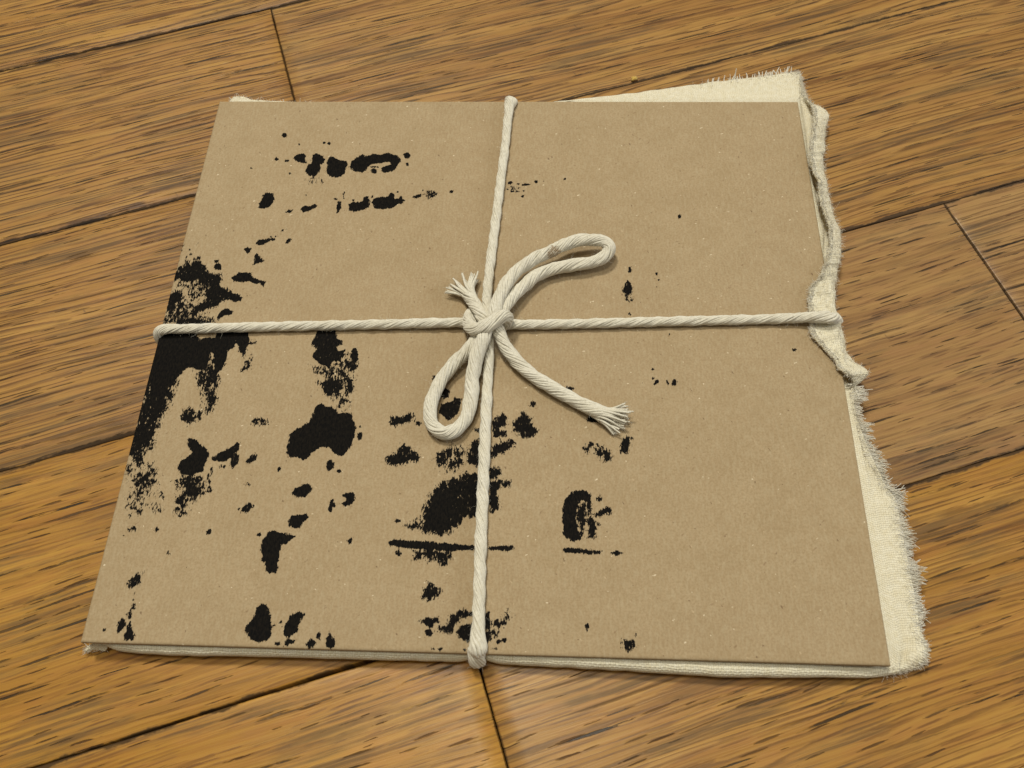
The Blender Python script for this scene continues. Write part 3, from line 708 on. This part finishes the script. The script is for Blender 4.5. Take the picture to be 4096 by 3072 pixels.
# rows: A under the card edge, B valley, C outer bend, D free edge  (pixel, height in mm)
ROWS = [
 [((2200, 420), 3.4), ((2200, 418), 3.4), ((2200, 414), 3.4), ((2200, 411), 3.4)],
 [((2340, 405), 3.4), ((2340, 403), 3.4), ((2340, 400), 3.4), ((2340, 397), 3.3)],
 [((2600, 402), 3.4), ((2600, 390), 3.3), ((2600, 378), 3.2), ((2600, 366), 3.0)],
 [((2833, 401), 3.4), ((2833, 378), 3.2), ((2833, 355), 3.0), ((2833, 333), 2.8)],
 [((3000, 400), 3.4), ((3000, 372), 3.2), ((3000, 342), 3.1), ((3000, 314), 3.0)],
 [((3100, 400), 3.4), ((3103, 366), 3.2), ((3106, 332), 3.2), ((3109, 300), 3.2)],
 [((3180, 399), 3.4), ((3184, 362), 3.2), ((3188, 326), 3.3), ((3193, 292), 3.4)],
 [((3188, 404), 3.4), ((3194, 380), 3.0), ((3200, 356), 3.2), ((3208, 335), 3.6)],
 [((3190, 420), 3.4), ((3202, 412), 2.8), ((3216, 404), 3.2), ((3230, 397), 4.0)],
 [((3192, 442), 3.4), ((3212, 440), 2.4), (c6(880, 352), 3.2), (c6(832, 350), 4.9)],
 [(c6(742, 400), 3.4), (c6(788, 400), 2.4), (c6(925, 398), 3.4), (c6(834, 392), 5.6)],
 [(c6(757, 480), 3.4), (c6(798, 480), 2.4), (c6(905, 480), 3.4), (c6(832, 480), 5.8)],
 [(c6(780, 600), 3.4), (c6(800, 600), 2.2), (c6(898, 600), 3.4), (c6(812, 610), 5.9)],
 [(c6(792, 690), 3.4), (c6(806, 690), 2.2), (c6(890, 690), 3.4), (c6(822, 690), 5.9)],
 [(c6(808, 780), 3.4), (c6(832, 780), 2.2), (c6(905, 780), 3.4), (c6(857, 780), 5.8)],
 [(c6(828, 900), 3.4), (c6(855, 900), 2.2), (c6(927, 900), 3.2), (c6(877, 900), 5.6)],
 [(c6(852, 1020), 3.4), (c6(885, 1020), 2.2), (c6(958, 1020), 3.0), (c6(912, 1020), 5.4)],
 [(c6(868, 1110), 3.4), (c6(905, 1110), 2.2), (c6(993, 1110), 3.2), (c6(937, 1110), 5.4)],
 [(c6(880, 1230), 3.4), (c6(900, 1230), 2.2), (c6(995, 1230), 3.4), (c6(920, 1230), 5.7)],
 [(c6(880, 1320), 3.4), (c6(900, 1320), 2.2), (c6(975, 1330), 3.4), (c6(885, 1350), 5.8)],
 [(c6(882, 1415), 3.4), (c6(905, 1415), 2.4), (c6(960, 1415), 3.6), (c6(822, 1424), 5.8)],
 [(c6(884, 1500), 3.4), (c6(905, 1500), 2.4), (c6(957, 1500), 3.6), (c6(803, 1500), 5.6)],
 [(c7(490, 350), 3.4), (c7(520, 350), 2.4), (c7(562, 350), 3.6), (c7(398, 352), 5.5)],
 [(c7(520, 450), 3.4), (c7(550, 450), 2.4), (c7(598, 450), 3.6), (c7(396, 448), 5.6)],
 [(c7(540, 520), 3.4), (c7(570, 520), 2.4), (c7(615, 520), 3.6), (c7(432, 518), 5.8)],
 [(c7(565, 600), 3.4), (c7(590, 600), 2.4), (c7(633, 600), 3.6), (c7(530, 602), 5.9)],
 [(c7(590, 680), 3.4), (c7(615, 680), 2.4), (c7(690, 668), 3.8), (c7(580, 698), 5.9)],
 [(c7(603, 745), 3.4), (c7(640, 750), 2.6), (c7(782, 735), 4.2), (c7(642, 742), 5.9)],
 [(c7(632, 830), 3.4), (c7(657, 830), 3.1), (c7(683, 830), 3.5), (c7(705, 830), 3.7)],
 [(c7(652, 930), 3.4), (c7(665, 930), 3.1), (c7(678, 930), 3.5), (c7(690, 930), 3.7)],
 [(c7(675, 1040), 3.4), (c7(687, 1040), 3.1), (c7(700, 1040), 3.5), (c7(712, 1040), 3.7)],
 [(c7(702, 1180), 3.4), (c7(723, 1180), 3.1), (c7(744, 1180), 3.5), (c7(762, 1180), 3.7)],
 [(c7(722, 1310), 3.4), (c7(754, 1310), 3.1), (c7(787, 1310), 3.5), (c7(815, 1310), 3.7)],
 [(c7(740, 1400), 3.4), (c7(782, 1400), 3.0), (c7(824, 1400), 3.3), (c7(862, 1400), 3.9)],
 [(c7(756, 1480), 3.4), (c7(805, 1480), 3.0), (c7(855, 1480), 3.2), (c7(898, 1482), 3.4)],
 [(c8(490, 200), 3.3), (c8(570, 200), 3.0), (c8(645, 200), 3.1), (c8(705, 200), 2.7)],
 [(c8(525, 400), 3.2), (c8(605, 400), 2.9), (c8(680, 400), 2.9), (c8(742, 400), 2.7)],
 [(c8(573, 630), 3.1), (c8(655, 630), 2.8), (c8(730, 630), 2.8), (c8(795, 630), 2.7)],
 [(c8(610, 830), 3.0), (c8(690, 830), 2.7), (c8(765, 830), 2.7), (c8(830, 830), 2.7)],
 [(c8(640, 1000), 2.9), (c8(715, 1000), 2.6), (c8(790, 1000), 2.6), (c8(862, 1000), 2.7)],
 [(c8(665, 1130), 2.8), (c8(735, 1130), 2.4), (c8(805, 1130), 2.5), (c8(880, 1130), 2.7)],
 [(c8(690, 1250), 2.8), (c8(765, 1250), 2.2), (c8(860, 1250), 2.9), (c8(930, 1265), 2.8)],
 [(c8(690, 1330), 2.7), (c8(755, 1345), 2.0), (c8(830, 1340), 3.0), (c8(905, 1370), 2.4)],
 [(c8(680, 1395), 2.5), (c8(730, 1405), 1.9), (c8(790, 1410), 2.2), (c8(850, 1425), 1.5)],
 [(c8(600, 1415), 2.6), (c8(645, 1438), 2.1), (c8(695, 1450), 1.6), (c8(748, 1450), 1.1)],
 [(c8(520, 1425), 2.6), (c8(550, 1448), 2.1), (c8(590, 1462), 1.5), (c8(630, 1468), 1.0)],
]
R = []
for row in ROWS:
    P = np.vstack([px([p], z * MM) for p, z in row])
    c0 = np.array([0.0, 0.0]); inward = P[0].copy()
    d = norm(c0 - P[0, :2]); inward[:2] += d * .006; inward[2] = .0032
    R.append(np.vstack([inward, P]))
R = np.array(R)                                    # rows, 5, 3
nr0, k0 = R.shape[:2]
Rd = catmull(R.reshape(nr0, -1), 10).reshape(-1, k0, 3)
Gd = np.stack([catmull(Rd[i], 7) for i in range(len(Rd))])
Gd[..., 2] = np.maximum(Gd[..., 2], .0007)
over = np.zeros(Gd.shape[:2], bool); over[:, 21:] = True          # the turned-over part lies on the card
over &= (Gd[..., 0] < CW / 2 + .0008) & (Gd[..., 1] < .055) & (Gd[..., 1] > px([c7(700, 800)], .0042)[0][1])
cidx = np.arange(Gd.shape[1])[None, :]
lift = HC + .00035 + .0004 * np.clip((Gd[..., 0] - CW / 2 + .001) / .002, 0, 1) * 0
Gd[..., 2] = np.where(over, np.maximum(Gd[..., 2], lift), Gd[..., 2])
# resample rows evenly along the free edge
Le = np.concatenate([[0], np.cumsum(np.linalg.norm(np.diff(Gd[:, -1], axis=0), axis=1) + .5 * np.linalg.norm(np.diff(Gd[:, 7], axis=0), axis=1))])
ss = np.linspace(0, Le[-1], 620)
Gd = np.stack([np.stack([np.interp(ss, Le, Gd[:, j, k]) for k in range(3)], -1) for j in range(Gd.shape[1])], 1)
# soft lumps along the rolled rim
YF = px([c7(700, 800)], .0042)[0][1]                # below this the edge lies open and frays outwards
rim = ((Gd[:, -1, 1] < .056) & (Gd[:, -1, 1] > YF)).astype(float)
rim = np.convolve(np.pad(rim, 10, 'edge'), np.ones(21) / 21, 'valid')
lr = np.random.default_rng(77)
col_w = np.clip((np.arange(Gd.shape[1]) - 16) / 8, 0, 1)
for f_, a_ in ((700, .00018), (1300, .00016), (2400, .00009), (4200, .00004)):
    for ax in range(3):
        Gd[..., ax] += (rim * a_ * np.sin(ss * f_ + lr.uniform(0, 6.28)) * np.sin(ss * f_ * .37 + lr.uniform(0, 6.28)))[:, None] * col_w[None, :]
Gd2, Nd = sheet('ragged_flap', Gd, .00042, cloth, 5, .00022)

# fringe and fuzz along the free edge
def hair(pile, p, d, L, w, curl, r, seg=4, drop=0.0):
    t = np.linspace(0, 1, seg + 1)[:, None]
    side = norm(np.cross(d, r.normal(0, 1, 3)))
    C = p + d * (t * L) + side * (curl * L * t ** 2) + np.array([0, 0, -drop * L]) * t ** 2
    C[:, 2] = np.maximum(C[:, 2], .00025)
    V, F = tube(C, np.tile(np.array([.13, .21, 1.0]), (seg + 1, 1)), w * (1 - .45 * t[:, 0]), 3)
    pile.add(V, F)
fr = np.random.default_rng(11)
pile = Pile(); fuzz = Pile()
E_ = Gd2[:, -1]; Ei = Gd2[:, -3]
D_ = norm(E_ - Ei); Tt = norm(np.gradient(E_, axis=0))
Ls = np.concatenate([[0], np.cumsum(np.linalg.norm(np.diff(E_, axis=0), axis=1))])
for s in np.arange(.004, Ls[-1], .00010):
    i = int(np.searchsorted(Ls, s)); i = min(i, len(E_) - 1)
    xw = E_[i, 0]; yw = E_[i, 1]
    back = yw > .0645 and xw < .0695
    up = 0.0; nlay = 1; drop = 0.0
    if back:
        if xw < .045 or fr.random() < .74: continue
        L = fr.uniform(.0014, .0024) * np.clip((xw - .045) / .006, .3, 1.15); w = .00021; jit = .09
    elif yw < YF:
        L = fr.uniform(.0014, .0028) * (1 + .25 * math.sin(yw * 900) + .15 * math.sin(yw * 2300)); w = .00012; jit = .08; nlay = 3 if yw < -.022 else 2; drop = .10
        if yw < -.050: L *= np.clip((yw + .066) / .016, .45, 1)
    else: L = fr.uniform(.0004, .0012); w = .00006; jit = .30; up = .35; nlay = 3
    for q_ in range(nlay):
        d = norm(D_[i] + np.array([0, 0, up - (.55 * max(0.0, D_[i][2]) if (yw < YF and not back) else 0.0)]) + fr.normal(0, jit, 3) + Tt[i] * fr.normal(0, jit * 1.4))
        hair(pile, E_[i] - D_[i] * fr.uniform(.0004, .0012) + Nd[i, -1] * (1 if Nd[i, -1, 2] > 0 else -1) * .0002 * fr.uniform(-.4, 1.3), d, L, w * fr.uniform(.6, 1.25), fr.normal(0, .26), fr, 5, drop * fr.uniform(.3, 1.5))
    for _ in range(3):
        j = min(len(E_) - 1, max(0, i + fr.integers(-2, 3)))
        q = Gd2[j, fr.integers(Gd2.shape[1] - 9, Gd2.shape[1])] + Nd[j, -1] * .0002 * fr.choice([-1, 1])
        d = norm(D_[j] * .7 + fr.normal(0, .6, 3) + np.array([0, 0, .4]))
        hair(fuzz, q, d, fr.uniform(.0003, .0011), .000028, fr.normal(0, .6), fr, 3)
# frayed nap over the rolled rim
for _ in range(6000):
    i = fr.integers(0, len(E_))
    yw = E_[i, 1]
    if yw > .056 or yw < YF: continue
    j = fr.integers(Gd2.shape[1] - 12, Gd2.shape[1])
    n_ = Nd[i, j] * (1 if Nd[i, j, 2] > 0 else -1)
    al = norm(Gd2[i, j] - Gd2[i, j - 1])
    d = norm(al * fr.normal(.5, .6) + Tt[i] * fr.normal(0, .45) + n_ * fr.uniform(.15, .7))
    hair(fuzz, Gd2[i, j] + n_ * .0002, d, fr.uniform(.0004, .0011), fr.uniform(.000018, .00004), fr.normal(0, .5), fr, 3)
fo = pile.build('fringe', THREAD, cloth); fo['kind'] = 'stuff'
fo = fuzz.build('edge_fuzz', THREAD, cloth); fo['kind'] = 'stuff'

# folded front edge: a loft of the rolled fold under the card
def front_fold():
    xs = np.linspace(-.0668, .0715, 270)
    ctl_x = [-.0668, -.0645, -.055, -.0375, -.002, .0195, .0426, .058, .0680, .0715]
    outv = [-.0625, -.0640, -.0644, -.0642, -.0641, -.0646, -.0653, -.0649, -.0646, -.0636]
    botz = [.9, .5, .45, .5, .45, .55, .75, .8, .8, .9]
    topz = [3.3, 3.5, 3.6, 3.65, 3.65, 3.6, 3.5, 3.3, 2.7, 2.2]
    vo = np.interp(xs, ctl_x, outv); zb = np.interp(xs, ctl_x, botz) * MM; zt = np.interp(xs, ctl_x, topz) * MM
    k = np.ones(9) / 9
    vo = np.convolve(np.pad(vo, 4, 'edge'), k, 'valid'); zb = np.convolve(np.pad(zb, 4, 'edge'), k, 'valid'); zt = np.convolve(np.pad(zt, 4, 'edge'), k, 'valid')
    vo = vo + .0008 * np.exp(-((xs - px([(1909, 2625)], HC)[0][0]) / .0022) ** 2)      # drawn in by the string
    prof = []
    for a in np.linspace(0, 1, 9): prof.append((.012 * (1 - a) + .0017 * a, 1.0))     # upper run
    for th in np.linspace(90, -90, 15)[1:-1]: prof.append((.0017 * (1 - math.cos(math.radians(th)) ** .8), .5 + .5 * math.sin(math.radians(th))))
    for a in np.linspace(0, 1, 9): prof.append((.0017 * (1 - a) + .012 * a, 0.0))
    G = np.zeros((len(xs), len(prof), 3))
    for j, (dv, hz) in enumerate(prof):
        G[:, j, 0] = xs; G[:, j, 1] = vo + dv; G[:, j, 2] = zb + (zt - zb) * hz
    return G
sheet('front_fold', front_fold(), .0004, cloth, 9, .00016)

# flat inner layers filling the bundle
def pad_layer(name, z, inset, seed):
    r = np.random.default_rng(seed)
    nx, ny = 40, 36
    X, Y = np.meshgrid(np.linspace(-CW / 2 + inset, CW / 2 - .003, nx), np.linspace(-CD / 2 + .006, CD / 2 - .0015, ny), indexing='ij')
    G = np.stack([X, Y, np.full_like(X, z)], -1)
    sheet(name, G, .0008, cloth, seed, .0001)
for i, z in enumerate((.0011, .0021, .0031)):
    pad_layer('folded_layer', z, .002 + .0006 * i, 20 + i)

# small frayed corners at the left
def corner(name, rows, seed, hairs):
    A = np.array([np.vstack([px([p], z * MM) for p, z in r]) for r in rows])
    Rr = catmull(A.reshape(len(A), -1), 8).reshape(-1, A.shape[1], 3)
    G = np.stack([catmull(q, 5) for q in Rr])
    G2, _ = sheet(name, G, .0004, cloth, seed, .00015)
    r = np.random.default_rng(seed)
    pl = Pile()
    e = G2[:, -1]; d0 = norm(G2[:, -1] - G2[:, -3])
    for i in range(0, len(e)):
        for _ in range(hairs):
            hair(pl, e[i] - d0[i] * .0003, norm(d0[i] + r.normal(0, .5, 3)), r.uniform(.0004, .0014), r.uniform(.00003, .00009), r.normal(0, .4), r)
    o = pl.build('fringe', THREAD, cloth); o['kind'] = 'stuff'
def ct(x, y): return (700 + x / 2.765, 300 + y / 2.765)
corner('back_corner', [[(ct(620, 345), 3.6), (ct(612, 325), 3.7), (ct(606, 300), 3.8)], [(ct(680, 345), 3.6), (ct(668, 300), 3.8), (ct(655, 250), 4.0)],
    [(ct(780, 345), 3.6), (ct(775, 300), 3.8), (ct(768, 248), 4.0)], [(ct(860, 345), 3.6), (ct(860, 310), 3.7), (ct(860, 278), 3.8)],
    [(ct(1050, 345), 3.6), (ct(1050, 318), 3.7), (ct(1050, 292), 3.7)], [(ct(1300, 345), 3.6), (ct(1300, 325), 3.7), (ct(1300, 304), 3.7)], [(ct(1500, 345), 3.6), (ct(1500, 328), 3.6), (ct(1500, 312), 3.6)]], 31, 2)
def cb(x, y): return (300 + x / 1.6592, 1700 + y / 1.6592)
corner('front_corner', [[(cb(150, 1420), 2.8), (cb(130, 1440), 2.4), (cb(95, 1462), 1.8)], [(cb(160, 1430), 2.6), (cb(125, 1470), 1.8), (cb(72, 1500), 1.0)], [(cb(180, 1450), 2.0), (cb(160, 1475), 1.4), (cb(135, 1488), .9)], [(cb(220, 1460), 1.6), (cb(215, 1480), 1.2), (cb(205, 1496), .8)]], 33, 3)

# ------------------------------------------------------------------ the string
string = empty('cotton_string', (0, 0, 0))
string['label'] = 'off-white twisted cotton string tied crosswise round the card in a bow'
string['category'] = 'string'
srng = np.random.default_rng(21)

def frames(C, up=np.array([0, 0, 1.0])):
    T = norm(np.gradient(C, axis=0))
    N = np.zeros_like(C); n = up - T[0] * (up @ T[0]); n /= np.linalg.norm(n); N[0] = n
    for i in range(1, len(C)):
        n = n - T[i] * (n @ T[i]); n = n / np.linalg.norm(n); N[i] = n
    return T, N, np.cross(T, N)

def cord(name, ctl, n=13, pitch=.0145, lobe=.07, ds=.00024, phase=0.0, tips=None, parent=string, fuzzn=1.0, sides=6):
    """ctl rows: x,y,z,radius,wide  (m) ; wide stretches the section sideways. Real yarns laid round a core."""
    D, s = resample(catmull(np.asarray(ctl, float), 16), ds)
    C = D[:, :3]; rad = D[:, 3]; wide = D[:, 4]
    T, N, B = frames(C)
    rad = rad * (1 + .03 * np.sin(s * 700 + phase) + .02 * np.sin(s * 1900 + 2 * phase))
    P = Pile(); ends = []
    ca = np.linspace(0, 2 * np.pi, 10, endpoint=False)
    Vc = C[:, None] + .80 * rad[:, None, None] * (np.cos(ca)[None, :, None] * N[:, None] / np.sqrt(wide)[:, None, None] + np.sin(ca)[None, :, None] * (B * wide[:, None])[:, None])
    P.add(Vc.reshape(-1, 3), grid_faces(len(C), 10, 0, True))
    for i in range(n):
        ph = srng.uniform(0, 6.28, 3)
        a = -2 * np.pi * s / pitch + 2 * np.pi * i / n + phase + .10 * np.sin(s * 500 + ph[0]) + .07 * np.sin(s * 1300 + ph[1])
        rr = rad * (.78 + lobe * math.cos(2 * np.pi * 3 * i / n) + .03 * np.sin(s * 900 + ph[2]))
        off = np.cos(a)[:, None] * N / np.sqrt(wide)[:, None] + np.sin(a)[:, None] * B * wide[:, None]
        Y = C + rr[:, None] * off
        yr = rad * (.245 + .02 * math.cos(2 * np.pi * 3 * i / n)) * (13 / n) ** .8
        V, F = tube(Y, off, yr, sides)
        P.add(V, F); ends.append((Y[-1], norm(Y[-1] - Y[-4]), yr[-1], (off[-1] @ B[-1])))
    o = P.build(name, COTTON, parent)
    if tips is not None:
        Q = Pile(); Fz = Pile()
        tips = [np.asarray(t) + (srng.normal(0, .00022, 3) + norm(np.asarray(t) - C[-1]) * srng.normal(0, .0003)) * (k_ > 0) for t in tips for k_ in range(3)]
        order = np.argsort([e[3] for e in ends])
        # match yarns to tips by sideways position
        lat = np.argsort([(t - C[-1]) @ B[-1] for t in tips])
        pairs = [(order[min(len(order) - 1, int(k * len(order) / len(tips)))], lat[k]) for k in range(len(tips))]
        for a_, b_ in pairs:
            p0, t0, yr, _ = ends[a_]; p3 = tips[b_]
            L = np.linalg.norm(p3 - p0)
            p1 = p0 + norm(t0 + 0.6 * T[-1]) * L * .4; p2 = p3 - norm(p3 - p0 + srng.normal(0, .1 * L, 3)) * L * .3
            t = np.linspace(0, 1, 22)[:, None]
            c = (1 - t) ** 3 * (p0 - t0 * .0006) + 3 * t * (1 - t) ** 2 * p1 + 3 * t ** 2 * (1 - t) * p2 + t ** 3 * p3
            c[:, 2] = np.maximum(c[:, 2], HC + .00025)
            V, F = tube(c, np.tile(np.array([.1, .2, 1.]), (22, 1)), yr * (.95 - .50 * t[:, 0]), 6)
            Q.add(V, F)
            for _ in range(10):
                hair(Fz, c[srng.integers(8, 22)], norm(p3 - p0 + srng.normal(0, .5 * L, 3)), srng.uniform(.0003, .0009), .00002, srng.normal(0, .5), srng, 3)
        Q.build('frayed_end', COTTON, o)
        z = Fz.build('fray_fuzz', COTTON, o); z['kind'] = 'stuff'
    # loose surface fibres
    Fz = Pile()
    for _ in range(int(len(C) * fuzzn * 1.1)):
        i = srng.integers(2, len(C) - 2); a = srng.uniform(0, 6.28)
        o_ = math.cos(a) * N[i] / math.sqrt(wide[i]) + math.sin(a) * B[i] * wide[i]
        hair(Fz, C[i] + o_ * rad[i] * .97, norm(o_ * .7 + T[i] * srng.normal(0, .9) + srng.normal(0, .3, 3)), srng.uniform(.0003, .0011), .000017, srng.normal(0, .7), srng, 3)
    z = Fz.build('fuzz', COTTON, o); z['kind'] = 'stuff'
    return o

def pt(p, z, r, w=1.0):
    q = px([p], z)[0]
    return (q[0], q[1], q[2], r, w)
def wpt(x, y, z, r, w=1.0): return (x, y, z, r, w)
r0 = .00099
ZS = HC + .00100
# across the card, left to right
yl = px([(640, 1322)], ZS)[0][1]
ctl = [wpt(-.0640, yl - .0006, .0009, r0), wpt(-.0683, yl - .0009, .0012, .00100), wpt(-.0694, yl - .0008, .0028, .00102), wpt(-.0692, yl - .0004, HC + .0001, .00102)]
ctl += [pt((655, 1318), ZS, .00102), pt((760, 1315), ZS, r0), pt((1100, 1306), ZS, r0), pt((1500, 1298), ZS, r0), pt((1830, 1290), ZS + .0003, r0),
        pt((1960, 1292), ZS + .0006, r0), pt((2060, 1298), ZS + .0002, r0), pt((2300, 1295), ZS, r0), pt((2700, 1285), ZS, r0), pt((3050, 1277), ZS, r0), pt((3200, 1271), ZS + .0004, .00106),
        pt((3270, 1268), ZS + .0011, .0012, 1.05), pt((3318, 1270), ZS + .0008, .00125, 1.1), pt((3340, 1275), HC - .0003, .00130, 1.15), pt((3340, 1283), .0026, .0013, 1.1), pt((3320, 1290), .0012, .0012)]
cord('string_wrap', ctl, 15, .0125, .05, phase=.4)
# away from the viewer, back to front
ctl = [wpt(px([(2045, 415)], .001)[0][0], .0590, .0009, .00105), wpt(px([(2045, 415)], .001)[0][0], .0630, .0016, .0012, 1.1), wpt(px([(2044, 399)], HC)[0][0], .0638, .0036, .0013, 1.15)]
ctl += [pt((2042, 408), ZS - .0002, .0013, 1.15), pt((2036, 440), ZS, .0011, 1.05), pt((2029, 496), ZS, r0), pt((2022, 573), ZS, r0), pt((2008, 680), ZS, r0), pt((1983, 880), ZS, r0), pt((1958, 1080), ZS, r0), pt((1948, 1190), ZS + .0012, r0),
        pt((1950, 1290), ZS + .0022, r0), pt((1957, 1400), ZS + .0010, r0), pt((1952, 1500), ZS, r0), pt((1944, 1660), ZS, .00106), pt((1932, 1950), ZS, .00108), pt((1922, 2200), ZS, .00108), pt((1917, 2380), ZS, .00108), pt((1914, 2480), ZS, .00115),
        pt((1912, 2545), ZS, .00128, 1.05), pt((1911, 2595), ZS - .0001, .0014, 1.18)]
xb = px([(1909, 2625)], HC)[0][0]
ctl += [wpt(xb, -.0630, HC + .0003, .00125, 1.38), wpt(xb - .0001, -.0640, .0038, .00118, 1.42), wpt(xb - .0002, -.0642, .0020, .00115, 1.35), wpt(xb - .0002, -.0615, .0010, .0010)]
cord('string_wrap', ctl, 15, .0125, .05, phase=1.9)

def P5(x, y, zmm, r=1.36, w=1.0):
    return pt(I5(x, y), HC + zmm * MM, r * MM, w)
# bow loop reaching to the upper right
cord('bow_loop', [P5(625, 790, 3.4, 1.2), P5(660, 690, 4.2, 1.35), P5(690, 600, 4.4), P5(730, 520, 4.1), P5(800, 425, 3.6), P5(920, 335, 3.4), P5(1060, 268, 3.5), P5(1200, 207, 3.6), P5(1330, 190, 3.5), P5(1420, 203, 3.2), P5(1462, 250, 2.8),
                  P5(1425, 312, 2.3), P5(1320, 352, 2.0), P5(1180, 372, 1.9), P5(1040, 403, 1.9), P5(940, 448, 2.0), P5(860, 520, 2.2), P5(785, 590, 2.6), P5(720, 670, 3.0, 1.35), P5(660, 760, 3.0, 1.2)], 18, .0155, .035, phase=.7)
# bow loop hanging to the lower left
cord('bow_loop', [P5(630, 770, 3.6, 1.2), P5(595, 850, 4.4, 1.4), P5(560, 930, 4.1, 1.48), P5(530, 1030, 3.3, 1.48), P5(508, 1140, 2.5, 1.46), P5(500, 1250, 2.0, 1.46), P5(485, 1360, 1.7, 1.44), P5(450, 1455, 1.5), P5(385, 1522, 1.5), P5(300, 1538, 1.5),
                  P5(232, 1490, 1.5), P5(208, 1395, 1.5), P5(236, 1275, 1.5), P5(292, 1165, 1.6), P5(370, 1065, 1.9), P5(450, 985, 2.5), P5(520, 905, 3.0, 1.35), P5(585, 815, 2.8, 1.2)], 18, .0150, .035, phase=2.6)
# long tail to the lower right with a brush end
tip = [(1572, 1335, 2.6), (1580, 1375, 2.2), (1600, 1400, 2.6), (1592, 1432, 1.8), (1585, 1462, 2.4), (1560, 1480, 1.6), (1545, 1500, 1.0), (1530, 1515, 1.6), (1512, 1528, .9), (1500, 1545, .6), (1588, 1420, .8), (1560, 1450, .7), (1595, 1445, 1.2), (1575, 1350, 1.2)]
cord('string_tail', [P5(645, 740, 3.2, 1.2), P5(675, 800, 3.7, 1.3), P5(700, 860, 3.3, 1.38), P5(740, 940, 2.6), P5(800, 1020, 2.0), P5(885, 1105, 1.6), P5(990, 1180, 1.5), P5(1100, 1245, 1.5), P5(1210, 1308, 1.5), P5(1300, 1352, 1.5), P5(1375, 1388, 1.5, 1.5), P5(1420, 1410, 1.5, 1.6, 1.1)],
     18, .0150, .03, phase=.2, tips=[P5(*t)[:3] for t in tip])
# short tail to the upper left
tip = [(318, 552, 1.6), (340, 520, 1.8), (352, 505, 2.2), (382, 470, 2.0), (392, 480, 1.2), (432, 428, 2.2), (455, 470, 1.4), (497, 420, 2.3), (520, 430, 1.6), (540, 425, 2.2), (545, 470, 1.2), (410, 500, 1.0)]
cord('string_tail', [P5(625, 800, 3.0, 1.2), P5(590, 750, 3.6, 1.35), P5(560, 700, 3.4), P5(525, 645, 2.8), P5(495, 600, 2.2), P5(478, 572, 2.0, 1.5)], 16, .0150, .03, phase=1.2, tips=[P5(*t)[:3] for t in tip])
# the knot: a band drawn tight over everything
cord('knot', [P5(500, 700, .9, 1.2), P5(478, 745, 1.6, 1.3), P5(488, 795, 3.2, 1.5), P5(528, 818, 4.6, 1.52, 1.08), P5(585, 802, 5.3, 1.55, 1.08), P5(640, 772, 5.7, 1.52), P5(690, 738, 5.7, 1.48), P5(728, 722, 5.2, 1.5), P5(748, 738, 3.9, 1.4), P5(742, 775, 2.4, 1.2), P5(700, 800, 1.4, 1.1)],
     20, .024, .02, phase=.9, fuzzn=2.5)

# ------------------------------------------------------------------ a crumb on the floor behind the bundle
def crumb():
    r = np.random.default_rng(5)
    n, m = 9, 12
    V = []
    for i in range(n):
        th = math.pi * i / (n - 1)
        for j in range(m):
            ph = 2 * math.pi * j / m
            k = 1 + .22 * math.sin(3 * ph + 2 * th) + .12 * r.normal()
            V.append((.00085 * k * math.sin(th) * math.cos(ph), .0006 * k * math.sin(th) * math.sin(ph), .00045 + .00045 * math.cos(th)))
    M = cotton_material('crumb', (.50, .33, .07), (.62, .44, .13))
    o = mesh_np('crumb', V, grid_faces(n, m, 0, True), M)
    o.location = px([(2535, 320)], 0)[0]
    o.rotation_euler = (0, 0, .5)
    o['label'] = 'tiny yellowish crumb on the floor behind the card'
    o['category'] = 'crumb'
crumb()
